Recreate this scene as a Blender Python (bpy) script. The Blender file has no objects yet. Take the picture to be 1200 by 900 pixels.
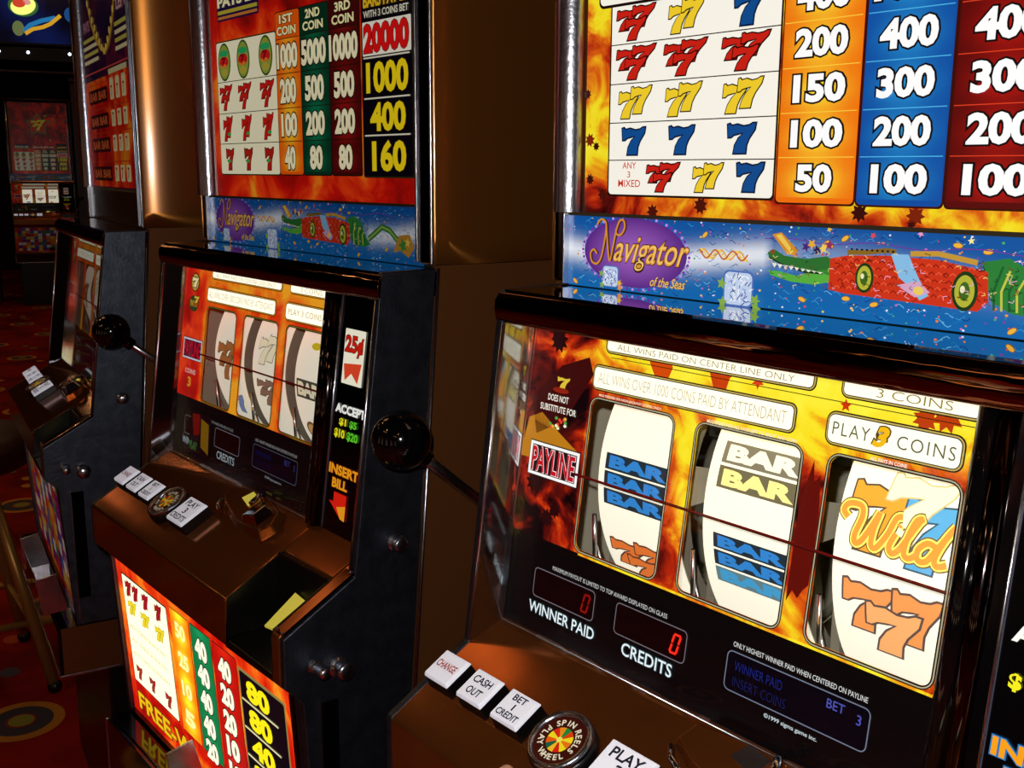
import bpy, bmesh, math, random
from mathutils import Vector, Matrix
from mathutils.geometry import tessellate_polygon
random.seed(7)
S = bpy.context.scene
COL = S.collection
PI = math.pi

# ------------------------------------------------------------------ helpers
def lin(c):
    if isinstance(c, str):
        c = tuple(int(c[i:i+2], 16)/255 for i in (0, 2, 4))
    return tuple((x/12.92 if x <= .04045 else ((x+.055)/1.055)**2.4) for x in c)

def link(o, parent=None):
    COL.objects.link(o)
    if parent: o.parent = parent
    return o

def tag(o, label=None, cat=None, group=None, kind=None):
    if label: o['label'] = label
    if cat: o['category'] = cat
    if group: o['group'] = group
    if kind: o['kind'] = kind
    return o

def empty(name, loc=(0, 0, 0), rz=0):
    o = bpy.data.objects.new(name, None); o.empty_display_size = .05
    o.location = loc; o.rotation_euler = (0, 0, rz); return link(o)

def copy_tree(o, parent=None):
    c = o.copy(); COL.objects.link(c); c.parent = parent
    for ch in list(o.children): copy_tree(ch, c)
    return c

# ------------------------------------------------------------------ materials
def mat(name, col=(.5, .5, .5), rough=.5, metal=0, emit=None, es=1.0, aniso=0, coat=0, spec=.5, noise=None, bump=None, trans=0, alpha=None):
    m = bpy.data.materials.new(name); m.use_nodes = True
    nt = m.node_tree; b = nt.nodes['Principled BSDF']
    b.inputs['Coat Roughness'].default_value = .10
    c = lin(col)
    b.inputs['Base Color'].default_value = (*c, 1)
    b.inputs['Roughness'].default_value = rough
    b.inputs['Metallic'].default_value = metal
    b.inputs['Anisotropic'].default_value = aniso
    b.inputs['Coat Weight'].default_value = coat
    b.inputs['Specular IOR Level'].default_value = spec
    if emit is not None:
        b.inputs['Emission Color'].default_value = (*lin(emit), 1)
        b.inputs['Emission Strength'].default_value = es
    tc = nt.nodes.new('ShaderNodeTexCoord')
    if noise:   # (scale, amount, second colour)
        n = nt.nodes.new('ShaderNodeTexNoise'); n.inputs['Scale'].default_value = noise[0]; n.inputs['Detail'].default_value = 4
        mp = nt.nodes.new('ShaderNodeMapping')
        if len(noise) > 3: mp.inputs['Scale'].default_value = noise[3]
        nt.links.new(tc.outputs['Object'], mp.inputs[0]); nt.links.new(mp.outputs[0], n.inputs[0])
        mx = nt.nodes.new('ShaderNodeMix'); mx.data_type = 'RGBA'
        mx.inputs[6].default_value = (*c, 1); mx.inputs[7].default_value = (*lin(noise[2]), 1)
        mr = nt.nodes.new('ShaderNodeMapRange'); mr.inputs[1].default_value = .35; mr.inputs[2].default_value = .7; mr.inputs[4].default_value = noise[1]
        nt.links.new(n.outputs[0], mr.inputs[0]); nt.links.new(mr.outputs[0], mx.inputs[0])
        nt.links.new(mx.outputs[2], b.inputs['Base Color'])
    if bump:    # (scale xyz, strength)
        n = nt.nodes.new('ShaderNodeTexNoise'); n.inputs['Scale'].default_value = 1; n.inputs['Detail'].default_value = bump[2] if len(bump) > 2 else 2
        mp = nt.nodes.new('ShaderNodeMapping'); mp.inputs['Scale'].default_value = bump[0]
        nt.links.new(tc.outputs['Object'], mp.inputs[0]); nt.links.new(mp.outputs[0], n.inputs[0])
        bp = nt.nodes.new('ShaderNodeBump'); bp.inputs['Strength'].default_value = bump[1]; bp.inputs['Distance'].default_value = .01
        nt.links.new(n.outputs[0], bp.inputs['Height']); nt.links.new(bp.outputs[0], b.inputs['Normal'])
    return m

def print_mat(name, base_k=.15, rough=.25):
    """ink on a backlit panel: colour from the printed picture, its alpha is how much lamp light comes through"""
    m = bpy.data.materials.new(name); m.use_nodes = True
    nt = m.node_tree; b = nt.nodes['Principled BSDF']
    a = nt.nodes.new('ShaderNodeAttribute'); a.attribute_name = 'Col'
    mul = nt.nodes.new('ShaderNodeVectorMath'); mul.operation = 'SCALE'; mul.inputs[3].default_value = base_k
    nt.links.new(a.outputs['Color'], mul.inputs[0]); nt.links.new(mul.outputs[0], b.inputs['Base Color'])
    nt.links.new(a.outputs['Color'], b.inputs['Emission Color']); nt.links.new(a.outputs['Alpha'], b.inputs['Emission Strength'])
    b.inputs['Roughness'].default_value = rough
    return m

def flame_mat(name, stops, scale=18, es=1.0, bright=.15):
    """printed flames: noise plus the bias stored with the picture picks a colour"""
    m = bpy.data.materials.new(name); m.use_nodes = True
    nt = m.node_tree; b = nt.nodes['Principled BSDF']
    a = nt.nodes.new('ShaderNodeAttribute'); a.attribute_name = 'Col'
    tc = nt.nodes.new('ShaderNodeTexCoord')
    n = nt.nodes.new('ShaderNodeTexNoise'); n.inputs['Scale'].default_value = scale; n.inputs['Detail'].default_value = 5
    n.inputs['Roughness'].default_value = .55; n.inputs['Distortion'].default_value = .8
    nt.links.new(tc.outputs['Object'], n.inputs[0])
    sep = nt.nodes.new('ShaderNodeSeparateColor'); nt.links.new(a.outputs['Color'], sep.inputs[0])
    add = nt.nodes.new('ShaderNodeMath'); add.operation = 'ADD'
    nt.links.new(n.outputs[0], add.inputs[0]); nt.links.new(sep.outputs[0], add.inputs[1])
    sub = nt.nodes.new('ShaderNodeMath'); sub.operation = 'SUBTRACT'; sub.inputs[1].default_value = .5
    nt.links.new(add.outputs[0], sub.inputs[0])
    r = nt.nodes.new('ShaderNodeValToRGB'); e = r.color_ramp.elements
    e[0].position, e[0].color = stops[0][0], (*lin(stops[0][1]), 1)
    e[1].position, e[1].color = stops[-1][0], (*lin(stops[-1][1]), 1)
    for p_, c_ in stops[1:-1]:
        q = e.new(p_); q.color = (*lin(c_), 1)
    nt.links.new(sub.outputs[0], r.inputs[0])
    mul = nt.nodes.new('ShaderNodeVectorMath'); mul.operation = 'SCALE'; mul.inputs[3].default_value = bright
    nt.links.new(r.outputs[0], mul.inputs[0]); nt.links.new(mul.outputs[0], b.inputs['Base Color'])
    nt.links.new(r.outputs[0], b.inputs['Emission Color']); nt.links.new(a.outputs['Alpha'], b.inputs['Emission Strength'])
    b.inputs['Roughness'].default_value = .25
    return m

M = {}
M['print'] = print_mat('backlit_print')
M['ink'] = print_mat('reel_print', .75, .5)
M['flame'] = flame_mat('flame_print', [(.26, '0d0205'), (.36, '5a0c08'), (.44, 'b0240a'), (.53, 'd85c10'), (.61, 'eca018'), (.70, 'f4dc20'), (.95, 'fbee40')], 30)
M['flame_red'] = flame_mat('red_print', [(.2, '200204'), (.38, '8a0806'), (.52, 'c81408'), (.62, 'e84010'), (.78, 'f0a020')], 12)
M['flame_violet'] = flame_mat('violet_print', [(.2, '050212'), (.45, '160830'), (.6, '3a0a28'), (.75, '802030')], 14)
M['bronze'] = mat('brown_bronze_panel', '84502a', .30, .6, aniso=.0, bump=((3, 3, 1.2), .25, 1))
M['bronze_polished'] = mat('polished_bronze', '8a5636', .10, 1, bump=((14, 14, 14), .03))
M['bronze_mirror'] = mat('mirror_bronze', '9a7058', .06, 1, bump=((9, 30, 60), .12, 3))
M['brass_sheet'] = mat('brushed_brass_sheet', 'b8742e', .33, .85, coat=1.0, aniso=.85, bump=((1.5, 1.5, 9), .06, 1))
_b = M['brass_sheet'].node_tree; _t = _b.nodes.new('ShaderNodeTangent'); _t.direction_type = 'RADIAL'; _t.axis = 'Z'; _b.links.new(_t.outputs[0], _b.nodes['Principled BSDF'].inputs['Tangent']); _b.nodes['Principled BSDF'].inputs['Anisotropic Rotation'].default_value = .25; _b.nodes['Principled BSDF'].inputs['Coat Roughness'].default_value = .17
M['deck'] = mat('bronze_button_deck', 'a85c28', .13, .82, bump=((10, 10, 10), .03), noise=(30, .5, '864a24'))
M['smoke'] = mat('smoked_chrome', '55484a', .09, 1, bump=((25, 25, 25), .03))
M['chrome'] = mat('chrome', 'd4d6de', .24, 1, bump=((60, 60, 60), .04))
M['brushed_steel'] = mat('brushed_steel', 'b4b6c0', .24, 1, bump=((200, 200, 200), .05))
M['chrome_bright'] = mat('polished_chrome', 'e4e4e8', .05, 1)
M['mirror_ledge'] = mat('mirror_ledge', 'e0dcd8', .015, 1)
M['black_door'] = mat('black_painted_steel', '5a606e', .42, .96, spec=1.0, noise=(60, .7, '3c4048'), bump=((220, 220, 220), .06))
M['black'] = mat('black_plastic', '0a0909', .3)
M['black_gloss'] = mat('black_gloss', '060506', .06, coat=.5)
M['grey_metal'] = mat('grey_reel_metal', 'b4b09c', .35, .4, bump=((60, 60, 60), .1))
M['housing'] = mat('grey_reel_housing', 'c4c0a8', .5, .05)
M['lamp'] = mat('warm_tube_glass', 'ffffff', .4, emit='fff2c8', es=13)
M['yellow_glow'] = mat('pale_yellow_glow', 'd8cc52', .4, emit='e8d850', es=.35)
M['brass'] = mat('brushed_brass', 'c08c48', .38, .6)
M['skin'] = mat('skin', 'd9a384', .5, noise=(25, .4, 'c98a70'))
M['cloth'] = mat('dark_sleeve_cloth', '1a1c2a', .9, bump=((300, 300, 300), .2))
M['seat'] = mat('dark_red_vinyl', '3a0a0c', .45)
M['wall'] = mat('dark_maroon_wall', '2a0c0a', .8, noise=(1.5, .6, '180606'))
M['ceil'] = mat('black_ceiling', '120a08', .9, noise=(2, .5, '1c100c'))
M['wood'] = mat('dark_red_wood', '3a140c', .3, noise=(4, .7, '22100a', (1, 1, 8)))
def led(name, c, s): M[name] = mat(name, c, .4, emit=c, es=s)
led('bulb', 'ffd9a0', 9); led('downlight', 'ffcf90', 40); led('fill_panel_light', 'ffb878', 1.5); led('cool_bulb', 'd8e4ff', 5)  # warm downlights and ceiling panels are added lights
led('neon_red', 'ff2010', 1.6); led('neon_orange', 'ff9020', 1.5); led('neon_green', 'b8ff60', 1.2); led('neon_blue', '2050d0', .5)

def glass_mat():
    m = bpy.data.materials.new('clear_glass_pane'); m.use_nodes = True; nt = m.node_tree
    nt.nodes.remove(nt.nodes['Principled BSDF']); out = nt.nodes['Material Output']
    t = nt.nodes.new('ShaderNodeBsdfTransparent'); g = nt.nodes.new('ShaderNodeBsdfGlossy'); g.inputs['Roughness'].default_value = .02
    lw = nt.nodes.new('ShaderNodeLayerWeight'); lw.inputs[0].default_value = .5
    pw = nt.nodes.new('ShaderNodeMath'); pw.operation = 'POWER'; pw.inputs[1].default_value = 5; nt.links.new(lw.outputs['Facing'], pw.inputs[0])
    f = nt.nodes.new('ShaderNodeMath'); f.operation = 'MULTIPLY_ADD'; f.inputs[1].default_value = .8; f.inputs[2].default_value = .02; nt.links.new(pw.outputs[0], f.inputs[0])
    mx = nt.nodes.new('ShaderNodeMixShader'); nt.links.new(f.outputs[0], mx.inputs[0]); nt.links.new(t.outputs[0], mx.inputs[1]); nt.links.new(g.outputs[0], mx.inputs[2])
    nt.links.new(mx.outputs[0], out.inputs[0]); return m
M['glass'] = glass_mat()

# ------------------------------------------------------------------ mesh builder
class MB:
    def __init__(s): s.v = []; s.f = []; s.m = []; s.mats = []; s.sm = []
    def mi(s, m):
        m = M[m] if isinstance(m, str) else m
        if m not in s.mats: s.mats.append(m)
        return s.mats.index(m)
    def face(s, pts, m, smooth=False):
        n = len(s.v); s.v += [tuple(p) for p in pts]; s.f.append(list(range(n, n+len(pts)))); s.m.append(s.mi(m)); s.sm.append(smooth)
    def add(s, vs, fs, m, smooth=False):
        n = len(s.v); s.v += [tuple(p) for p in vs]
        for f in fs: s.f.append([n+i for i in f]); s.m.append(s.mi(m)); s.sm.append(smooth)
    def box(s, x0, x1, y0, y1, z0, z1, m):
        v = [(x, y, z) for x in (x0, x1) for y in (y0, y1) for z in (z0, z1)]
        s.add(v, [(0, 1, 3, 2), (4, 6, 7, 5), (0, 4, 5, 1), (2, 3, 7, 6), (0, 2, 6, 4), (1, 5, 7, 3)], m)
    def prism(s, x0, x1, yz, m, x0f=None, x1f=None):
        """extrude a YZ outline along X"""
        n = len(yz)
        v = [(x0 if not x0f else x0f(i), *p) for i, p in enumerate(yz)] + [(x1 if not x1f else x1f(i), *p) for i, p in enumerate(yz)]
        tri = tessellate_polygon([[Vector((p[0], p[1], 0)) for p in yz]])
        f = [tuple(t) for t in tri] + [tuple(n+i for i in reversed(t)) for t in tri]
        f += [(i, (i+1) % n, n+(i+1) % n, n+i) for i in range(n)]
        s.add(v, f, m)
    def hexa(s, bot, top, m):
        n = len(bot); s.add(list(bot)+list(top), [tuple(range(n))[::-1], tuple(range(n, 2*n))]+[(i, (i+1) % n, n+(i+1) % n, n+i) for i in range(n)], m)
    def tube(s, pts, r, m, seg=16, caps=True, rs=None):
        pts = [Vector(p) for p in pts]; rings = []
        up = None
        for i, p in enumerate(pts):
            d = (pts[min(i+1, len(pts)-1)]-pts[max(i-1, 0)]).normalized()
            if up is None: up = d.orthogonal().normalized()
            up = (up-d*up.dot(d)).normalized(); w = d.cross(up); rr = rs[i] if rs else r
            rings.append([p+(up*math.cos(2*PI*k/seg)+w*math.sin(2*PI*k/seg))*rr for k in range(seg)])
        v = [q for r_ in rings for q in r_]; f = []
        for i in range(len(pts)-1):
            for k in range(seg):
                a = i*seg+k; b = i*seg+(k+1) % seg; f.append((a, b, b+seg, a+seg))
        s.add(v, f, m, True)
        if caps:
            s.face(rings[0][::-1], m); s.face(rings[-1], m)
    def lathe(s, prof, M4, m, seg=32):
        """prof: (r, h) pairs round local Z of matrix M4"""
        v = []; f = []
        for r, h in prof:
            for k in range(seg): v.append(M4 @ Vector((r*math.cos(2*PI*k/seg), r*math.sin(2*PI*k/seg), h)))
        for i in range(len(prof)-1):
            for k in range(seg):
                a = i*seg+k; b = i*seg+(k+1) % seg; f.append((a, b, b+seg, a+seg))
        s.add(v, f, m, True)
    def ball(s, c, r, m, seg=32, sc=(1, 1, 1)):
        prof = [(r*math.sin(PI*i/16), -r*math.cos(PI*i/16)) for i in range(17)]
        s.lathe(prof, Matrix.Translation(c) @ Matrix.Diagonal((*sc, 1)), m, seg)
    def build(s, name, parent=None, bevel=0, seg=2):
        me = bpy.data.meshes.new(name); me.from_pydata(s.v, [], s.f)
        for m in s.mats: me.materials.append(m)
        me.polygons.foreach_set('material_index', s.m); me.polygons.foreach_set('use_smooth', s.sm)
        bm = bmesh.new(); bm.from_mesh(me); bmesh.ops.remove_doubles(bm, verts=bm.verts, dist=1e-6)
        bmesh.ops.recalc_face_normals(bm, faces=bm.faces); bm.to_mesh(me); bm.free(); me.update()
        o = bpy.data.objects.new(name, me); link(o, parent)
        if bevel:
            b = o.modifiers.new('bevel', 'BEVEL'); b.width = bevel; b.segments = seg; b.limit_method = 'ANGLE'; b.angle_limit = math.radians(35)
            b.harden_normals = True
            for p in me.polygons: p.use_smooth = True
        return o

def split_build(mb, name, parent, bevel=0, seg=2):
    """one object for each separate piece"""
    par = {}
    def find(i):
        while par.setdefault(i, i) != i: i = par[i]
        return i
    key = [tuple(round(c, 6) for c in p) for p in mb.v]
    for f in mb.f:
        a = find(key[f[0]])
        for i in f[1:]:
            b = find(key[i])
            if a != b: par[b] = a
    groups = {}
    for k, f in enumerate(mb.f): groups.setdefault(find(key[f[0]]), []).append(k)
    out = []
    for fs in groups.values():
        m = MB()
        for k in fs: m.face([mb.v[i] for i in mb.f[k]], mb.mats[mb.m[k]], mb.sm[k])
        out.append(m.build(name, parent, bevel, seg))
    return out

# ------------------------------------------------------------------ printed pictures
_tc = {}
def glyphs(body, off, shear, spacing=1.0):
    k = (body, off, shear, spacing)
    if k in _tc: return _tc[k]
    c = bpy.data.curves.new('t', 'FONT'); c.body = body; c.size = 1; c.offset = off; c.shear = shear; c.resolution_u = 3; c.space_character = spacing
    o = bpy.data.objects.new('t', c); COL.objects.link(o)
    dg = bpy.context.evaluated_depsgraph_get(); me = bpy.data.meshes.new_from_object(o.evaluated_get(dg))
    v = [(q.co.x, q.co.y) for q in me.vertices]; f = [list(p.vertices) for p in me.polygons]
    bpy.data.objects.remove(o); bpy.data.curves.remove(c); bpy.data.meshes.remove(me)
    _tc[k] = (v, f); return _tc[k]

def offset_poly(pts, d):
    n = len(pts); area = sum(pts[i][0]*pts[(i+1) % n][1]-pts[(i+1) % n][0]*pts[i][1] for i in range(n))
    sg = 1 if area > 0 else -1; out = []
    for i in range(n):
        a, b, c = Vector(pts[i-1]), Vector(pts[i]), Vector(pts[(i+1) % n])
        e1 = (b-a).normalized(); e2 = (c-b).normalized()
        n1 = Vector((e1.y, -e1.x))*sg; n2 = Vector((e2.y, -e2.x))*sg
        h = (n1+n2); L = h.length
        h = h/L if L > 1e-6 else n1
        out.append(tuple(b+h*min(d/max(h.dot(n1), .35), 2.2*d)))
    return out

class Art:
    def __init__(s, gain=1.0, mat='print'): s.v = []; s.f = []; s.c = []; s.m = []; s.mats = []; s.gain = gain; s.dm = mat
    def mi(s, m):
        m = M[m or s.dm]
        if m not in s.mats: s.mats.append(m)
        return s.mats.index(m)
    def _add(s, v, f, l, col, m=None, g=1.0):
        n = len(s.v); s.v += [(p[0], p[1], l) for p in v]; mi = s.mi(m)
        if callable(col): cs = [col(*p[:2]) for p in v]
        else: cs = [lin(col) if isinstance(col, str) else col]*len(v)
        for q in f: s.f.append([n+i for i in q]); s.c.append([(*cs[i][:3], g*s.gain) for i in q]); s.m.append(mi)
    def poly(s, pts, l, col, m=None, holes=(), g=1.0):
        rings = [[Vector((p[0], p[1], 0)) for p in r] for r in [pts, *holes]]
        s._add([p for r in [pts, *holes] for p in r], [tuple(t) for t in tessellate_polygon(rings)], l, col, m, g)
    def rect(s, x0, y0, x1, y1, l, col, m=None, g=1.0): s.poly([(x0, y0), (x1, y0), (x1, y1), (x0, y1)], l, col, m, g=g)
    def grid(s, x0, y0, x1, y1, nx, ny, l, fn, m=None, g=1.0):
        v = [(x0+(x1-x0)*i/nx, y0+(y1-y0)*j/ny) for j in range(ny+1) for i in range(nx+1)]
        f = [(j*(nx+1)+i, j*(nx+1)+i+1, (j+1)*(nx+1)+i+1, (j+1)*(nx+1)+i) for j in range(ny) for i in range(nx)]
        s._add(v, f, l, fn, m, g)
    @staticmethod
    def rr(x0, y0, x1, y1, r, n=5):
        if x0 > x1: x0, x1 = x1, x0
        if y0 > y1: y0, y1 = y1, y0
        o = []
        for cx, cy, a in ((x1-r, y1-r, 0), (x0+r, y1-r, 90), (x0+r, y0+r, 180), (x1-r, y0+r, 270)):
            for k in range(n+1):
                t = math.radians(a+90*k/n); o.append((cx+r*math.cos(t), cy+r*math.sin(t)))
        return o
    def rrect(s, x0, y0, x1, y1, r, l, col, m=None, g=1.0): s.poly(s.rr(x0, y0, x1, y1, r), l, col, m, g=g)
    def ring(s, x0, y0, x1, y1, r, w, l, col, m=None, g=1.0):
        s.poly(s.rr(x0-w, y0-w if y0 < y1 else y0+w, x1+w, y1+w if y0 < y1 else y1-w, r+w), l, col, m, holes=[s.rr(x0, y0, x1, y1, r)], g=g)
    def ell(s, cx, cy, rx, ry, l, col, m=None, n=24, g=1.0, rot=0):
        ct, st = math.cos(rot), math.sin(rot)
        p = [(rx*math.cos(2*PI*k/n), ry*math.sin(2*PI*k/n)) for k in range(n)]
        s.poly([(cx+a*ct-b*st, cy+a*st+b*ct) for a, b in p], l, col, m, g=g)
    def line(s, pts, w, l, col, m=None, g=1.0):
        pts = [Vector(p[:2]) for p in pts]; L = []; R = []
        for i, p in enumerate(pts):
            d = (pts[min(i+1, len(pts)-1)]-pts[max(i-1, 0)]).normalized(); n = Vector((-d.y, d.x))*w/2
            L.append(p+n); R.append(p-n)
        v = [tuple(q) for q in L+R]; n = len(pts)
        s._add(v, [(i, i+1, n+i+1, n+i) for i in range(n-1)], l, col, m, g)
    def text(s, body, x0, y0, x1, y1, l, col, off=.02, shear=0, out=None, m=None, g=1.0, rot=0, sp=1.0):
        """fit the word in the box; out=(colour, extra offset)"""
        v, f = glyphs(body, off, shear, sp)
        if not v: return
        ax, bx = min(p[0] for p in v), max(p[0] for p in v); ay, by = min(p[1] for p in v), max(p[1] for p in v)
        sx, sy = (x1-x0)/(bx-ax), (y1-y0)/(by-ay); cx, cy = (x0+x1)/2, (y0+y1)/2; cr, sr = math.cos(rot), math.sin(rot)
        def T(p):
            a, b = x0+(p[0]-ax)*sx-cx, y0+(p[1]-ay)*sy-cy; return (cx+a*cr-b*sr, cy+a*sr+b*cr)
        if out:
            v2, f2 = glyphs(body, off+out[1], shear, sp)
            s._add([T(p) for p in v2], f2, l, out[0], m, g); l += 1
        s._add([T(p) for p in v], f, l, col, m, g)
    SEV = [(.02, .98), (.09, 1.0), (.16, .93), (.36, .97), (.58, .90), (.78, .93), (.9, 1.0), (1, 1), (.97, .80), (.78, .50), (.70, .28), (.68, 0), (.26, 0), (.30, .26), (.42, .50), (.60, .70), (.42, .68), (.24, .64), (.14, .56), (.05, .56)]
    def seven(s, x0, y0, x1, y1, l, col, out='150808', w=.0011, shear=0, m=None, g=1.0):
        p = [(x0+(a+shear*(b-.5))*(x1-x0), y0+b*(y1-y0)) for a, b in s.SEV]
        if out: s.poly(offset_poly(p, w), l, out, m, g=g)
        s.poly(p, l+1, col, m, g=g)
    def triple(s, cx, cy, w, h, l, col, out='200505', m=None, ow=.0009, g=1.0):
        """two sevens side by side with a third in front, lower"""
        a = w*.58
        s.seven(cx-w/2, cy-h*.18, cx-w/2+a, cy+h*.42, l, col, out, ow, .15, m, g)
        s.seven(cx+w/2-a, cy-h*.12, cx+w/2, cy+h*.5, l+2, col, out, ow, .15, m, g)
        s.seven(cx-a*.42, cy-h*.5, cx+a*.5, cy+h*.14, l+4, col, out, ow, .15, m, g)
    def double(s, cx, cy, w, h, l, col, out='201505', m=None, g=1.0):
        a = w*.62
        s.seven(cx-w/2, cy-h*.5, cx-w/2+a, cy+h*.36, l, col, out, .0008, .15, m, g)
        s.seven(cx+w/2-a, cy-h*.36, cx+w/2, cy+h*.5, l+2, col, out, .0008, .15, m, g)
    def star(s, cx, cy, r, l, col, m=None, rot=0, k=.45, n=5, g=1.0):
        s.poly([(cx+(r if i % 2 == 0 else r*k)*math.cos(rot+PI*i/n), cy+(r if i % 2 == 0 else r*k)*math.sin(rot+PI*i/n)) for i in range(2*n)], l, col, m, g=g)
    def build(s, name, fn, parent=None, maxlen=None):
        me = bpy.data.meshes.new(name); me.from_pydata(s.v, [], s.f)
        for m in s.mats: me.materials.append(m)
        me.polygons.foreach_set('material_index', s.m)
        ca = me.color_attributes.new('Col', 'FLOAT_COLOR', 'CORNER')
        i = 0
        for p, cs in zip(me.polygons, s.c):
            for li, cc in zip(p.loop_indices, cs): ca.data[li].color = cc
        if maxlen:
            bm = bmesh.new(); bm.from_mesh(me)
            for _ in range(7):
                ed = [e for e in bm.edges if abs(e.verts[0].co.y-e.verts[1].co.y) > maxlen]
                if not ed: break
                bmesh.ops.subdivide_edges(bm, edges=ed, cuts=1)
                bmesh.ops.triangulate(bm, faces=[f for f in bm.faces if len(f.verts) > 4])
            bm.to_mesh(me); bm.free()
        for v in me.vertices: v.co = fn(*v.co)
        me.update()
        o = bpy.data.objects.new(name, me); return link(o, parent)

LY = .00022   # thickness of one printed layer

# ------------------------------------------------------------------ machine geometry (local: x right, y back, z up, origin bottom left of the top box front)
W = .5; GS = .1377; GK = math.sqrt(1+GS*GS); GZ0 = -.042; FLOOR = -1.05
def gy(z): return -.0315-(GZ0-z)*GS
def onglass(x, y, l):            # y = minus distance down the glass
    z = GZ0+y/GK; return (x, gy(z)-l*LY, z+l*LY*GS)
def ontop(x, y, l): return (x, .005-l*LY, y)
def onbelly(x, y, l): return (x, -.138-.06*(y+.41)-l*LY, y)
DN = Vector((0, -.4819, .8762)); DV = Vector((0, -.8762, -.4819))
def deckp(x, y, lift=0): return Vector((x, y, -.265-.55*(-.0622-y)))+DN*lift
RC = (.088, -.145); RR = .12
def ondrum(x, a, l):
    th = a/RR; r = RR+l*LY; return (x, RC[0]-r*math.cos(th), RC[1]+r*math.sin(th))

# ---- printed content -------------------------------------------------------
WHITE = 'fbf7ea'
def bias(fn): return lambda x, y: (fn(x, y), 0, 0)

def sea_banner(a, l=0):
    """blue confetti banner with the purple oval, ice cubes and the crocodile float"""
    x0, x1, y0, y1 = .012, .478, -.0065, .0495
    def bg(x, y):
        t = math.exp(-((y-.0235+.006*math.sin(x*20))/.0085)**2)*(1 if x < .2 or x > .38 else .25)
        b = lin('1268b0'); d = lin('0a348c'); k = (y-y0)/(y1-y0); w = lin('e8ecf4')
        base = tuple(b[i]*(1-k*.5)+d[i]*k*.5 for i in range(3)); return tuple(base[i]*(1-t)+w[i]*t for i in range(3))
    a.grid(x0, y0, x1, y1, 60, 14, l, bg)
    rnd = random.Random(3)
    for k in range(420):     # foam strokes
        x, y = rnd.uniform(x0+.01, x1-.012), rnd.uniform(y0+.002, y1-.004)
        a.line([(x+i*.0018, y+.0011*math.sin(i*1.5+k)) for i in range(4)], .00045, l+1, rnd.choice(['3c98d4', '0c2c70', '0a3078', '1878bc', '70c0ec']))
    for k in range(420):     # confetti
        x, y = rnd.uniform(x0+.002, x1-.003), rnd.uniform(y0+.001, y1-.002)
        c = rnd.choice(['f0a030', 'f5d060', 'e04848', 'd070c0', 'f0f0ff', '48b060', '8040a0', 'f08030'])
        r_ = rnd.uniform(.0004, .0010); a.ell(x, y, r_, r_*.8, l+2, c, n=6)
    for k in range(16):      # gold coins
        x, y = rnd.uniform(x0+.004, x1-.006), rnd.choice([rnd.uniform(.036, .047), rnd.uniform(-.003, .006)])
        t = rnd.uniform(-.8, .8); a.ell(x, y, .0031, .0017, l+3, '8a5010', n=12, rot=t); a.ell(x, y, .0027, .0013, l+4, 'f5b840', n=12, rot=t)
    # purple oval
    cx, cy, rx, ry = .083, .022, .0535, .0265
    for k in range(60):
        t = 2*PI*k/60; a.ell(cx+rx*math.cos(t), cy+ry*math.sin(t), .0013, .0011, l+5, 'c890f0' if k % 2 else '7828b0', n=7)
    v = [(cx, cy)]+[(cx+rx*.965*math.cos(2*PI*k/40), cy+ry*.95*math.sin(2*PI*k/40)) for k in range(40)]
    a._add(v, [(0, i+1, (i+1) % 40+1) for i in range(40)], l+6, lambda x, y: tuple(p*(1-min(1, ((x-cx)/rx)**2+((y-cy)/ry)**2))+q*min(1, ((x-cx)/rx)**2+((y-cy)/ry)**2) for p, q in zip(lin('a868c8'), lin('521e80'))))
    # the name in a gold script
    def N(off, col, ll):
        for q in ([(.0455, .0195), (.0420, .0225), (.0385, .0195), (.0400, .0135), (.0455, .0120), (.0500, .0170), (.0530, .0280), (.0550, .0400), (.0530, .0445), (.0485, .0450), (.0450, .0410)],
                  [(.0550, .0400), (.0565, .0280), (.0590, .0150), (.0620, .0240), (.0655, .0380), (.0690, .0450), (.0730, .0450), (.0740, .0400), (.0705, .0350), (.0660, .0350), (.0650, .0385)]):
            a.line(smooth([(x+off, y) for x, y in q]), .0016, ll, col)
    N(.0012, '3a1608', l+7); N(0, 'd89030', l+8)
    a.text('avigator', .063, .0085, .137, .034, l+7, 'e09838', .018, .45, out=('3a1608', .02))
    a.text('avigator', .0637, .0095, .1368, .0335, l+9, 'f8cc70', -.012, .45)
    a.text('of the Seas', .101, -.0005, .1345, .0065, l+8, 'f0c068', .015, .4, out=('2a1020', .03))
    for (cx, cy, w) in ((.061, .0035, .0085), (.181, .0045, .0125)):      # ice cubes
        a.poly(a.rr(cx-w, cy-w*.95, cx+w, cy+w*.95, w*.3), l+10, '5070b8')
        a.poly(a.rr(cx-w*.9, cy-w*.86, cx+w*.9, cy+w*.86, w*.3), l+11, 'c4d6f2')
        for k in range(60):
            px, py = cx+rnd.uniform(-.75, .75)*w, cy+rnd.uniform(-.7, .7)*w
            a.line([(px, py), (px+rnd.uniform(-.3, .3)*w, py+rnd.uniform(-.3, .3)*w)], .0006, l+12, rnd.choice(['ffffff', '5060b0', '28387c', 'ffffff', '8898d8']))
        for dx, dy in ((-1.1, .2), (1.15, -.5), (-1, -.8), (1.2, -.9)):
            a.star(cx+dx*w, cy+dy*w, w*.36, l+12, rnd.choice(['e8b838', '88b048', 'e89838']), rot=dx)
    for k in range(3):        # streamer
        pts = [(.146+i*.0018, .026+.003*math.sin(i*.75+k)) for i in range(24)]; a.line(pts, .0012, l+7+k, ['e8a838', 'f5d868', 'c86838'][k])
    # crocodile float
    G1, G2, RD = '2c7030', '58b040', 'd03418'
    a.poly([(.203, .030), (.208, .032), (.216, .0285), (.232, .0275), (.247, .030), (.252, .028), (.252, .018), (.245, .0195), (.232, .0195), (.214, .0235), (.204, .0265)], l+7, G1)
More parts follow.
